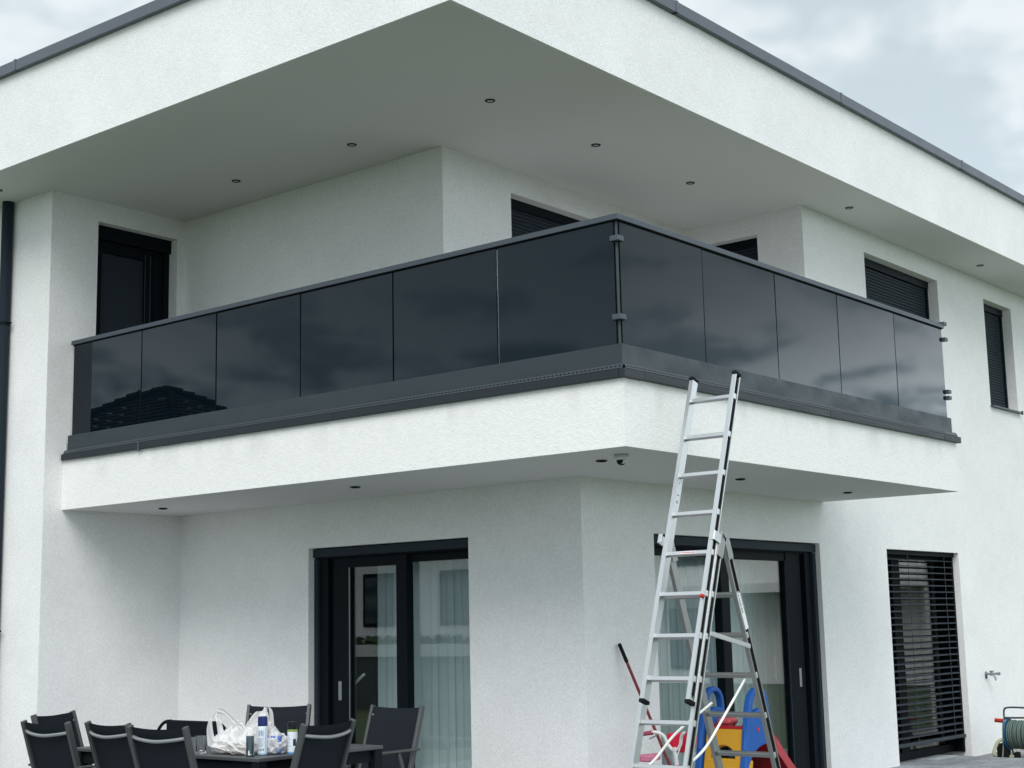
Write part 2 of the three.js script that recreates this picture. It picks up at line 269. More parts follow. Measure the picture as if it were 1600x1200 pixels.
{
  const g = rollerWindow(SX, -1.44, W4, 1);
  obj('sill', [rb(-1.62, -1.395, 4.165, 4.189, -11.10, -10.135, 0.004), rb(-1.41, -1.385, 4.15, 4.2, -11.115, -11.09, 0.004)], mRailTop, g);
}
{                                                                   // balcony door in the left wing
  const g = group('balcony_door', house), X = -6.53, w = BD;
  obj('frame', frameOf(SX, X, w, 0.13, 0.22, 0.07), mFrame, g);
  obj('shutter_box', SX(X, w.a, w.b, w.y1 - 0.14, w.y1, 0.10, 0.13), mFrame, g);
  obj('sash', [SX(X, w.a + 0.07, w.a + 0.15, w.y0 + 0.07, w.y1 - 0.14, 0.145, 0.215), SX(X, w.b - 0.30, w.b - 0.2, w.y0 + 0.07, w.y1 - 0.14, 0.145, 0.215), SX(X, w.a + 0.15, w.b - 0.3, w.y1 - 0.26, w.y1 - 0.14, 0.145, 0.215), SX(X, w.b - 0.19, w.b - 0.07, w.y0 + 0.07, w.y1 - 0.14, 0.15, 0.22)], mFrame, g);
  obj('trim_strip', [SX(X, w.b - 0.235, w.b - 0.225, w.y0 + 0.07, w.y1 - 0.2, 0.138, 0.145), SX(X, w.b - 0.3, w.b - 0.292, w.y0 + 0.07, w.y1 - 0.2, 0.138, 0.145)], mSlat, g);
  obj('pane', SX(X, w.a + 0.15, w.b - 0.3, w.y0 + 0.07, w.y1 - 0.26, 0.17, 0.18), mShutter, g);
}
function pleats(name, label, S, a, b, y0, y1, X, seed, hand) {        // sheer curtain hanging in soft folds
  const r = rng(seed), n = Math.ceil((b - a) / 0.006), g = new THREE.PlaneGeometry(b - a, y1 - y0, n, 6), p = g.attributes.position;
  const ph = []; for (let i = 0; i < 6; i++) ph.push([r() * 6.28, 26 + r() * 34, 0.3 + r()]);
  for (let i = 0; i < p.count; i++) {
    const s = p.getX(i), y = p.getY(i); let d = 0; for (const [f, w, k] of ph) d += k * Math.sin(s * w + f + 0.12 * y);
    const q = s * 66 + 0.9 * Math.sin(s * 7 + ph[0][0]) + 0.25 * y * Math.sin(s * 11 + ph[1][0]);
    p.setZ(i, 0.042 * Math.sin(q) * (0.75 + 0.25 * Math.sin(s * 5 + ph[2][0])) + d * 0.006); p.setX(i, s + 0.012 * Math.sin(2 * q));
  }
  g.computeVertexNormals(); g.translate((a + b) / 2, (y0 + y1) / 2, 0);
  if (hand === 'x') g.rotateY(Math.PI / 2).translate(X, 0, 0); else g.translate(0, 0, X);
  return tag(obj(name, g, mCurtain), label, 'curtain');
}
{                                                                   // sliding door behind the dining table
  const g = group('sliding_door', house), Z = -1.4, w = DL;
  obj('frame', [SZ(Z, w.a, w.b, 2.2, w.y1, 0.09, 0.30), SZ(Z, w.a, w.a + 0.16, 0, 2.2, 0.10, 0.3), SZ(Z, w.b - 0.07, w.b, 0, 2.2, 0.14, 0.3), SZ(Z, w.a + 0.16, w.b - 0.07, 0, 0.06, 0.1, 0.3)], mFrame, g);
  obj('shutter_guide', SZ(Z, w.a + 0.004, w.a + 0.05, 0, 2.2, 0.07, 0.10), mShutter, g);
  obj('shutter_slat', SZ(Z, w.a + 0.004, w.b - 0.004, 2.215, 2.29, 0.055, 0.088), mShutter, g);
  obj('sash', [SZ(Z, w.a + 0.2, w.a + 0.415, 0.06, 2.2, 0.125, 0.2), SZ(Z, -3.61, -3.48, 0.06, 2.2, 0.115, 0.2), SZ(Z, w.a + 0.415, -3.61, 2.11, 2.2, 0.125, 0.2), SZ(Z, w.a + 0.415, -3.61, 0.06, 0.16, 0.125, 0.2)], mFrame, g);
  obj('glazing_bead', SZ(Z, -3.48, w.b - 0.07, 2.13, 2.2, 0.16, 0.24), mFrame, g); obj('glazing_bead', SZ(Z, -3.48, w.b - 0.07, 0.06, 0.13, 0.16, 0.24), mFrame, g);
  obj('pane', SZ(Z, w.a + 0.415, -3.61, 0.16, 2.11, 0.155, 0.163), mGlass, g);
  obj('pane', SZ(Z, -3.48, w.b - 0.07, 0.13, 2.13, 0.195, 0.203), mGlass, g);
  obj('glazing_strip', SZ(Z, w.a + 0.415, w.a + 0.422, 0.16, 2.11, 0.118, 0.128), mAluDull, g);
  obj('handle', [rb(-4.355, -4.315, 0.91, 1.08, Z - 0.125, Z - 0.116, 0.003), rb(-4.345, -4.325, 0.94, 1.05, Z - 0.118, Z - 0.113, 0.002)], mSteel, g);
  obj('lever', bar(V(-4.40, 0.99, Z - 0.27), V(-4.17, 1.14, Z - 0.27), 0.022, 0.022, V(0, 0, 1)), plastic(0.8, 0.8, 0.78), g);
}
{                                                                   // sliding door behind the ladder
  const g = group('sliding_door', house), X = -1.44, w = DR;
  obj('frame', [SX(X, w.a, w.b, 2.2, w.y1, 0.09, 0.30), SX(X, w.b - 0.18, w.b, 0, 2.2, 0.08, 0.3), SX(X, w.a, w.a + 0.10, 0, 2.2, 0.14, 0.3), SX(X, w.a + 0.1, w.b - 0.18, 0, 0.06, 0.1, 0.3)], mFrame, g);
  obj('shutter_guide', SX(X, w.b - 0.06, w.b - 0.004, 0, 2.2, 0.05, 0.08), mShutter, g);
  obj('shutter_slat', SX(X, w.a + 0.004, w.b - 0.004, 2.215, 2.29, 0.045, 0.088), mShutter, g);
  obj('sash', [SX(X, w.b - 0.5, w.b - 0.22, 0.06, 2.2, 0.115, 0.2), SX(X, 3.66, 3.80, 0.06, 2.2, 0.115, 0.2), SX(X, 3.8, w.b - 0.5, 2.12, 2.2, 0.125, 0.2), SX(X, 3.8, w.b - 0.5, 0.06, 0.16, 0.125, 0.2)], mFrame, g);
  obj('glazing_bead', SX(X, w.a + 0.1, 3.66, 2.13, 2.2, 0.16, 0.24), mFrame, g); obj('glazing_bead', SX(X, w.a + 0.1, 3.66, 0.06, 0.13, 0.16, 0.24), mFrame, g);
  obj('pane', SX(X, 3.80, w.b - 0.5, 0.16, 2.12, 0.155, 0.163), mGlass, g);
  obj('pane', SX(X, w.a + 0.1, 3.66, 0.13, 2.13, 0.195, 0.203), mGlass, g);
  obj('glazing_strip', SX(X, w.b - 0.507, w.b - 0.5, 0.16, 2.12, 0.118, 0.128), mSlat, g);
  obj('handle', [rb(X - 0.116, X - 0.107, 0.9, 1.08, -5.07, -5.03, 0.003), rb(X - 0.109, X - 0.104, 0.93, 1.04, -5.06, -5.04, 0.002)], mSteel, g);
  obj('lever', [bar(V(X - 0.25, 0.98, -4.82), V(X - 0.25, 1.22, -4.82), 0.022, 0.022, V(1, 0, 0)), bar(V(X - 0.25, 0.99, -4.85), V(X - 0.25, 0.99, -4.81), 0.02, 0.02, V(1, 0, 0))], mAluDull, g);
}
pleats('curtain', 'pale sheer curtain behind the sliding door beside the dining table', 'z', -4.26, -2.62, 0.04, 2.6, -1.98, 3, 'z');
pleats('curtain', 'pale sheer curtain behind the sliding door at the ladder', 'x', 2.3, 5.55, 0.04, 2.6, -2.02, 5, 'x');
{                                                                   // tall window with venetian slats on the ground floor
  const g = group('tall_window', house), X = -1.44, w = LW;
  obj('frame', frameOf(SX, X, w, 0.19, 0.28, 0.09, 0.0), mFrame, g);
  obj('mullion', SX(X, 7.36, 7.56, 0.09, w.y1 - 0.09, 0.18, 0.27), mFrame, g);
  const mDim = mGlass.clone(); mDim.ior = 1.45;
  obj('pane', SX(X, w.a + 0.09, 7.36, 0.09, w.y1 - 0.09, 0.225, 0.233), mDim, g);
  obj('pane', SX(X, 7.56, w.b - 0.09, 0.09, w.y1 - 0.09, 0.225, 0.233), mDim, g);
  obj('guide_rail', SX(X, w.b - 0.05, w.b - 0.002, 0, w.y1 - 0.05, 0.075, 0.19), mDark, g); obj('guide_rail', SX(X, w.a + 0.002, w.a + 0.05, 0, w.y1 - 0.05, 0.075, 0.19), mDark, g);
  obj('head_box', SX(X, w.a, w.b, w.y1 - 0.05, w.y1, 0.06, 0.19), mFrame, g);
  const s = new THREE.Shape(); s.moveTo(-0.035, -0.003); s.quadraticCurveTo(0, 0.006, 0.035, -0.003); s.lineTo(0.036, -0.009); s.lineTo(0.033, -0.006); s.quadraticCurveTo(0, 0.003, -0.035, -0.006);
  const sg = extr(s, w.b - w.a - 0.06, 0, 1, 6).rotateZ(-0.13);
  const n = 28;
  for (let k = 0; k < n; k++) { const m = obj('slat', sg, mSlat, g); m.position.set(X - 0.1, 0.262 + k * 0.0715, -w.b + 0.02); }
  obj('bottom_rail', rb(X - 0.14, X - 0.05, 0.165, 0.2, -w.b + 0.01, -w.a - 0.03, 0.006), mSlat, g);
  for (const sA of [7.52, 8.5]) obj('ladder_cord', SX(X, sA, sA + 0.01, 0.18, w.y1 - 0.05, 0.055, 0.0575), mSlat, g);
}
pleats('curtain', 'pale sheer curtain strip behind the slatted tall window', 'x', 7.66, 7.86, 0.1, 2.5, -2.06, 8, 'x');
{                                                                   // rainwater pipe at the far left
  const g = group('downpipe', house), mPipe = anth(0.018, 0.027, 0.036, 0.4);
  obj('pipe', cyl(V(-7.205, -0.2, 0.262), V(-7.205, SOFFIT + 0.0, 0.262), 0.055, 0.055, 24), mPipe, g);
  for (const y of [4.58, 1.6]) obj('bracket', [new THREE.CylinderGeometry(0.0585, 0.0585, 0.03, 24).translate(-7.205, y, 0.262), rb(-7.15, -7.10, y - 0.008, y + 0.008, 0.24, 0.256, 0.003)], mFrame, g);
}

// ---------------------------------------------------------------- lights in the soffits and the camera
{
  const ring = join([new THREE.LatheGeometry([[0.026, 0.004], [0.027, -0.004], [0.034, -0.007], [0.042, -0.004], [0.043, 0.002]].map((p) => new THREE.Vector2(...p)), 28)]);
  const mRing = anth(0.02, 0.022, 0.026, 0.4), mLens = plastic(0.4, 0.41, 0.40, 0.4);
  const spot = (label, x, y, z) => {
    const t = thing('recessed_spotlight', label, 'spotlight', [x, y - 0.006, z], 0, 'recessed spotlights in the soffits');
    obj('ring', ring, mRing, t); obj('lens', new THREE.CylinderGeometry(0.026, 0.026, 0.003, 24).translate(0, y > 4 ? -0.001 : 0.003, 0), y > 4 ? mLens : mDark, t);
  };
  const R = [['round roof soffit spotlight at the far left edge, over the downpipe', -6.9, 0.56], ['roof soffit spotlight nearest the dark balcony door on the left', -5.02, -0.82], ['roof soffit spotlight midway along the left side, before the white upper wall', -3.44, -0.82],
    ['uppermost roof soffit spotlight, nearest the roof corner', -1.81, -0.81], ['roof soffit spotlight above the corner of the glass railing', -1.85, -2.33], ['roof soffit spotlight above the right glass panels, before the recess', -1.86, -3.91],
    ['roof soffit spotlight over the white wall left of the wide shuttered window', -1.12, -5.83], ['roof soffit spotlight farthest right, above the narrow shuttered window', -1.13, -9.34]];
  for (const [l, x, z] of R) spot(l, x, SOFFIT, z);
  const B = [['balcony underside spotlight at the far left, by the inner wall corner', -5.8, -0.62], ['balcony underside spotlight above the left sliding door', -3.15, -0.56], ['balcony underside spotlight beside the dome camera', -0.62, -0.57], ['balcony underside spotlight just right of the ladder', -0.69, -2.63], ['balcony underside spotlight at the far right tip, beyond the ladder', -0.72, -4.62]];
  for (const [l, x, z] of B) spot(l, x, SLAB, z);
  const c = thing('security_camera', 'small white dome security camera with black lens under the balcony corner', 'camera', [-0.31, SLAB, -0.38]); c.scale.setScalar(0.82);
  const lathe = (pts, seg = 32) => new THREE.LatheGeometry(pts.map((p) => new THREE.Vector2(...p)), seg);
  const mCam = plastic(0.62, 0.63, 0.61, 0.5);
  obj('base', lathe([[0, -0.001], [0.062, -0.001], [0.062, -0.03], [0.06, -0.043], [0.047, -0.05], [0, -0.05]]), mCam, c);
  obj('dome', lathe([[0.043, -0.05], [0.041, -0.066], [0.032, -0.083], [0.017, -0.093], [0, -0.096]]), mBlackGlass, c);
  obj('shroud', lathe([[0.049, -0.048], [0.049, -0.06], [0.046, -0.075], [0.043, -0.08], [0.044, -0.066], [0.0435, -0.05]]).rotateX(0.2), mCam, c);
}

// ---------------------------------------------------------------- the ladder
{
  const L = thing('ladder', 'silver aluminium combination stepladder standing before the balcony corner', 'ladder', [0.37, 0, 0]);
  const ox = 0.37, P = (x, y, z) => V(x - ox, y, z);
  const cShape = (w, d, o) => poly(o > 0 ? [[0, 0], [w, 0], [w, 0.012], [w - 0.004, 0.012], [w - 0.004, 0.004], [0.005, 0.004], [0.005, d - 0.004], [w - 0.004, d - 0.004], [w - 0.004, d - 0.012], [w, d - 0.012], [w, d], [0, d]]
    : [[0, 0], [w, 0], [w, d], [0, d], [0, d - 0.012], [0.004, d - 0.012], [0.004, d - 0.004], [w - 0.005, d - 0.004], [w - 0.005, 0.004], [0.004, 0.004], [0.004, 0.012], [0, 0.012]]);
  function rail(a, b, o, w = 0.028, d = 0.062) {                    // C-section, open on its outer side
    const y = b.clone().sub(a), len = y.length(); y.normalize(); const x = V(1, 0, 0).addScaledVector(y, -y.x).normalize(), z = x.clone().cross(y);
    const g = extr(cShape(w, d, o), len).translate(-w / 2, -d / 2, 0);
    return g.applyMatrix4(new THREE.Matrix4().makeBasis(x, z.clone().negate(), y).setPosition(a));
  }
  const zb = (y) => 0.483 - 0.345 * y, ze = (y) => 0.538 - 0.345 * y, zr = (y) => -0.30 - (2.08 - y) * 0.355;
  const cap = (x, y, z, w, d, tilt) => rb(-w / 2, w / 2, -0.012, 0.012, -d / 2, d / 2, 0.003).rotateX(tilt).translate(x - ox, y, z);
  // front base section
  const bl = 0.155, br = 0.553, el = 0.205, er = 0.548;
  obj('rail', rail(P(bl + 0.0, 0.02, zb(0.02)), P(bl + 0.0, 2.08, zb(2.08)), -1), mAlu, L); obj('rail', rail(P(br, 0.02, zb(0.02)), P(br, 2.08, zb(2.08)), 1), mAlu, L);
  // extension
  obj('extension_rail', rail(P(el, 1.06, ze(1.06) + 0.012), P(el, 3.2, ze(3.2) + 0.012), -1, 0.03), mAlu, L); obj('extension_rail', rail(P(er, 1.06, ze(1.06) + 0.012), P(er, 3.2, ze(3.2) + 0.012), 1, 0.03), mAlu, L);
  // back section
  const al = 0.10, ar = 0.55;
  obj('back_rail', rail(P(al, 0.02, zr(0.02)), P(al, 2.1, zr(2.1)), -1), mAluDull, L); obj('back_rail', rail(P(ar, 0.02, zr(0.02)), P(ar, 2.12, zr(2.12)), 1), mAluDull, L);
  const rung = (x0, x1, y, z, tilt) => rb(x0 + 0.014 - ox, x1 - 0.014 - ox, -0.0145, 0.0145, -0.0165, 0.0165, 0.005).rotateX(tilt).translate(0, y, z);
  for (let k = 0; k < 8; k++) { const y = 1.195 + k * 0.2645; obj('rung', rung(el, er, y, ze(y) + 0.015, -0.35), mAlu, L); }
  for (let k = 0; k < 7; k++) { const y = 0.132 + k * 0.2645; obj('rung', rung(bl, br, y, zb(y), -0.34), mAlu, L); }
  for (let k = 0; k < 7; k++) { const y = 0.132 + k * 0.2645; obj('rung', rung(al, ar, y, zr(y), 0.38), mAluDull, L); }
  for (const x of [el, er]) { obj('end_cap', cap(x, 3.205, ze(3.205) + 0.012, 0.034, 0.074, -0.35), mRubber, L); obj('end_cap', cap(x, 1.055, ze(1.055) + 0.012, 0.036, 0.076, -0.35), mRubber, L); }
  for (const x of [bl, br]) obj('rubber_foot', cap(x, 0.014, zb(0.014), 0.04, 0.08, 0), mRubber, L);
  for (const x of [al, ar]) obj('rubber_foot', cap(x, 0.014, zr(0.014), 0.04, 0.08, 0), mRubber, L);
  // hinge plates, guide brackets, lock
  for (const x of [bl - 0.018, br + 0.018]) {
    obj('hinge_plate', [bar(P(x, 2.12, -0.265), P(x, 1.96, -0.2), 0.006, 0.07, V(1, 0, 0)), bar(P(x, 2.12, -0.28), P(x, 1.95, -0.34), 0.006, 0.06, V(1, 0, 0)), cyl(P(x - 0.012, 2.105, -0.272), P(x + 0.012, 2.105, -0.272), 0.022)], mAluDull, L);
    const s = Math.sign(x - ox);
    obj('guide_bracket', [rb(Math.min(x - ox, x - ox - s * 0.03), Math.max(x - ox, x - ox - s * 0.03), -0.032, 0.032, -0.004, 0.004, 0.002).rotateX(-0.35).translate(0, 2.1, ze(2.1) + 0.044), rb(x - ox - 0.004, x - ox + 0.004, -0.032, 0.032, -0.08, 0.004, 0.002).rotateX(-0.35).translate(0, 2.1, ze(2.1) + 0.04)], mAlu, L);
  }
  // dark plugs where rungs pass the outer channel
  const plug = (x, y, z, t) => rb(-0.006, 0.006, -0.02, 0.02, -0.013, 0.013, 0.003).rotateX(t).translate(x - ox, y, z);
  const plugs = [];
  for (let k = 0; k < 8; k++) { const y = 1.195 + k * 0.2645; plugs.push(plug(er + 0.008, y, ze(y) + 0.012, -0.35)); }
  for (let k = 0; k < 7; k++) { const y = 0.132 + k * 0.2645; plugs.push(plug(br + 0.006, y, zb(y), -0.34)); const y2 = 0.132 + k * 0.2645; plugs.push(plug(ar + 0.006, y2, zr(y2), 0.38)); }
  obj('rung_plug', plugs, mAlu, L);
  obj('channel_shade', [bar(P(er + 0.006, 1.1, ze(1.1) + 0.012), P(er + 0.006, 3.17, ze(3.17) + 0.012), 0.004, 0.036, V(1, 0, 0)), bar(P(br + 0.004, 0.05, zb(0.05)), P(br + 0.004, 2.0, zb(2.0)), 0.004, 0.036, V(1, 0, 0)), bar(P(ar + 0.004, 0.05, zr(0.05)), P(ar + 0.004, 2.05, zr(2.05)), 0.004, 0.036, V(1, 0, 0))], mRubber, L);  // near-black strips inside the rail channels, standing in for the shade of the grooves
  obj('lock_pin', [new THREE.SphereGeometry(0.014, 14, 10).translate(er - ox + 0.004, 1.71, ze(1.71) + 0.06), cyl(P(er + 0.004, 1.71, ze(1.71) + 0.03), P(er + 0.02, 1.712, ze(1.71) + 0.065), 0.008)], plastic(0.5, 0.02, 0.02), L);
  // spreader bar and webbing straps
  obj('spreader_bar', bar(P(br + 0.022, 1.475, zb(1.475) - 0.01), P(ar + 0.022, 1.38, zr(1.38) + 0.02), 0.008, 0.03, V(1, 0, 0)), mAlu, L);
  const mStrap = plastic(0.78, 0.78, 0.74, 0.8);
  const strap = (pts) => { const c = new THREE.CatmullRomCurve3(pts), g = new THREE.TubeGeometry(c, 30, 0.009, 6); return g; };
  obj('strap', strap([P(0.47, 1.17, zr(1.17)), P(0.485, 0.92, -0.28), P(0.51, 0.76, -0.02), P(0.535, 0.665, zb(0.66))]), mStrap, L);
  obj('strap', strap([P(0.16, 1.0, zr(1.0)), P(0.165, 0.82, -0.2), P(0.165, 0.67, 0.06), P(0.16, 0.6, zb(0.6))]), mStrap, L);
  // printed stickers
  const sticker = (w, h, draw) => { const c = document.createElement('canvas'); c.width = w; c.height = h; const x = c.getContext('2d'); draw(x); const t = new THREE.CanvasTexture(c); t.colorSpace = THREE.SRGBColorSpace; return new THREE.MeshStandardMaterial({ map: t, roughness: 0.5 }); };
  const mText = sticker(512, 64, (x) => { x.fillStyle = '#dfe5e4'; x.fillRect(0, 0, 512, 64); x.fillStyle = '#15191b'; x.font = 'bold 54px sans-serif'; x.textBaseline = 'middle'; x.fillText('e·nızaı-oıo', 14, 34, 480); });
  const tl = 0.25, tq = new THREE.PlaneGeometry(tl, 0.04).rotateZ(-Math.PI / 2).rotateY(Math.PI / 2).rotateX(0.38);
  obj('sticker', tq.translate(ar + 0.0145 - ox, 1.61, zr(1.61)), mText, L);
  const mTen = sticker(256, 64, (x) => { x.fillStyle = '#cfd6dc'; x.fillRect(0, 0, 256, 64); x.fillStyle = '#39434e'; x.font = 'bold 46px sans-serif'; x.textBaseline = 'middle'; x.fillText('0', 30, 34); x.fillText('1', 92, 34); x.fillRect(205, 22, 18, 8); });
  obj('sticker', new THREE.PlaneGeometry(0.2, 0.05).rotateZ(Math.PI / 2).rotateY(Math.PI / 2).rotateX(-0.35).translate(el + 0.0155 - ox, 2.405, ze(2.405) + 0.012), mTen, L);
  const mRed = sticker(256, 32, (x) => { x.fillStyle = '#e6e3e2'; x.fillRect(0, 0, 256, 32); x.fillStyle = '#a8323c'; let q = 6; const r = rng(4); while (q < 246) { const w = 6 + r() * 12; x.fillRect(q, 9, w, 13); q += w + 4; } });
  const yr = 1.195 + 3 * 0.2645;
  obj('sticker', new THREE.PlaneGeometry(0.14, 0.018).rotateX(-0.35).translate(0.005, yr + 0.006, ze(yr) + 0.015 + 0.0182), mRed, L);
}

// ---------------------------------------------------------------- dining set
const mFabric = new THREE.MeshPhysicalMaterial({ color: lin(0.013, 0.0165, 0.022), roughness: 0.75, specularIntensity: 0.2, bumpMap: tex(256, (u, v) => 0.5 + 0.5 * Math.sin(u * 6.283 * 64) * Math.sin(v * 6.283 * 64), false, 8), bumpScale: 0.0008 });
const mTubeGrey = new THREE.MeshStandardMaterial({ color: lin(0.075, 0.08, 0.08), roughness: 0.45, metalness: 0.35 });
const mTableTop = new THREE.MeshStandardMaterial({ color: lin(0.062, 0.066, 0.071), roughness: 0.5, roughnessMap: null });
function makeChair(label, grp) {
  const t = thing('garden_chair', label, 'chair', [0, 0, 0], 0, grp);
  const W = 0.252, back = (k, x = 0) => V(x, 0.42 + 0.54 * k, -0.2 - 0.17 * k);         // backrest line, k 0..1
  for (const s of [-1, 1]) obj('back_post', bar(back(-0.05, s * W), back(1.0, s * W), 0.026, 0.044, V(1, 0, 0)), mTubeGrey, t);
  // sling fabric: slightly hollow, a loose crease near its top
  const n = 16, m = 18, fab = (th) => {
    const g = new THREE.PlaneGeometry(1, 1, n, m), p = g.attributes.position;
    for (let i = 0; i < p.count; i++) {
      const u = p.getX(i) + 0.5, v = p.getY(i) + 0.5, b = back(v * 0.985, (u - 0.5) * 2 * (W - 0.008)), hol = Math.sin(u * Math.PI);
      const cr = Math.exp(-(((v - 0.84) / 0.03) ** 2)) * 0.008 - Math.exp(-(((v - 0.9) / 0.03) ** 2)) * 0.005;
      const dz = -0.02 * hol + cr * hol + th;
      p.setXYZ(i, b.x, b.y + 0.0 - 0.012 * hol * step(0.9, 1, v), b.z + 0.006 + dz);
    }
    g.computeVertexNormals(); return g;
  };
  obj('backrest', [fab(0.0), fab(-0.005)], mFabric, t);
  obj('crossbar', tube([back(0.87, -W), back(0.865, -W * 0.6).add(V(0, -0.012, -0.03)), back(0.86, 0).add(V(0, -0.02, -0.042)), back(0.865, W * 0.6).add(V(0, -0.012, -0.03)), back(0.87, W)], 0.0115), new THREE.MeshStandardMaterial({ color: lin(0.27, 0.28, 0.28), roughness: 0.4, metalness: 0.4 }), t);
  const seat = new THREE.PlaneGeometry(2 * W - 0.02, 0.44, 8, 10).rotateX(-Math.PI / 2), sp = seat.attributes.position;
  for (let i = 0; i < sp.count; i++) sp.setY(i, -0.02 * Math.cos(sp.getX(i) / W * 1.4) * Math.cos(sp.getZ(i) / 0.3));
  seat.computeVertexNormals();
  obj('seat', [seat.translate(0, 0.44, 0.02), seat.clone().translate(0, -0.006, 0)], mFabric, t);
  for (const s of [-1, 1]) {
    obj('seat_rail', bar(V(s * W, 0.44, -0.21), V(s * W, 0.44, 0.25), 0.026, 0.035, V(1, 0, 0)), mTubeGrey, t);
    obj('leg', bar(V(s * (W + 0.027), 0.0, 0.24), V(s * (W + 0.027), 0.64, 0.22), 0.024, 0.034, V(1, 0, 0)), mTubeGrey, t);
    obj('leg', bar(V(s * (W + 0.027), 0.0, -0.3), V(s * (W + 0.027), 0.64, -0.06), 0.024, 0.034, V(1, 0, 0)), mTubeGrey, t);
    obj('armrest', rb(s * (W + 0.027) - 0.024, s * (W + 0.027) + 0.024, 0.64, 0.658, -0.29, 0.26, 0.007), mTubeGrey, t);
  }
  return t;
}
{
  const G = 'charcoal sling chairs round the dining table';
  const place = [                                                   // centre of the backrest's top edge, then which way the chair looks
    ['charcoal sling chair at the left end of the table, seen from its front', -4.5, 1.37, 112],
    ['charcoal sling chair seen from behind, leftmost on the near side', -3.55, 2.06, 182],
    ['charcoal sling chair seen from behind, middle of the near side', -2.97, 1.96, 176],
    ['charcoal sling chair seen from behind, in front of the glass tumbler', -2.28, 2.07, 186],
    ['charcoal sling chair facing out behind the plastic bags, by the wall', -3.56, -0.1, 30],
    ['charcoal sling chair seen from behind at the right end of the table', -1.5, 1.30, -82],
    ['tall grey sling chair facing out in front of the left sliding door', -2.43, -0.3, 2]];
  const proto = makeChair(place[0][0], G);
  place.forEach(([label, x, z, deg], i) => {
    let o = proto; if (i) { o = proto.clone(); o.name = numbered('garden_chair'); scene.add(o); o.userData = { ...proto.userData, label }; }
    const a = deg * Math.PI / 180; o.rotation.set(0, a, 0); o.position.set(x + 0.37 * Math.sin(a), 0, z + 0.37 * Math.cos(a));
  });
  // low chair with curved arms on the far side
  const c = thing('armchair', 'low black outdoor chair with curved arm tube, left of the plastic bags', 'chair', [-4.52, 0, 0.05]);
  const mBlk = anth(0.008, 0.01, 0.014, 0.7);
  obj('backrest', rb(-0.31, 0.36, 0.46, 0.82, -0.03, 0.0, 0.015), mBlk, c);
  obj('seat', rb(-0.31, 0.36, 0.38, 0.44, -0.5, 0.0, 0.02), mBlk, c);
  for (const s of [-1, 1]) {
    const x0 = s < 0 ? -0.31 : 0.36;
    obj('arm', tube([V(x0 + s * -0.06, 0.81, -0.015), V(x0 + s * 0.01, 0.805, -0.015), V(x0 + s * 0.075, 0.775, -0.015), V(x0 + s * 0.135, 0.7, -0.015), V(x0 + s * 0.15, 0.6, -0.03), V(x0 + s * 0.15, 0.3, -0.05), V(x0 + s * 0.15, 0.0, -0.06)], 0.014), mBlk, c);
    obj('leg', cyl(V(x0, 0, -0.48), V(x0, 0.4, -0.46), 0.013), mBlk, c);
  }
  // table
  const t = thing('dining_table', 'long dark grey outdoor dining table on square legs', 'table', [-2.85, 0, 1.06]);
  obj('tabletop', metreUV(rb(-1.0, 1.03, 0.715, 0.74, -0.58, 0.56, 0.005)), mTableTop, t);
  const mTb = anth(0.008, 0.011, 0.014, 0.5);
  obj('apron', [bx(-0.92, 0.95, 0.63, 0.714, 0.5, 0.53), bx(-0.92, 0.95, 0.63, 0.714, -0.55, -0.52), bx(-0.96, -0.93, 0.63, 0.714, -0.5, 0.48), bx(0.96, 0.99, 0.63, 0.714, -0.5, 0.48)], mTb, t);
  for (const x of [-0.96, 0.99]) for (const z of [-0.54, 0.52]) obj('leg', rb(x - 0.035, x + 0.035, 0, 0.7145, z - 0.035, z + 0.035, 0.004), mTb, t);
}
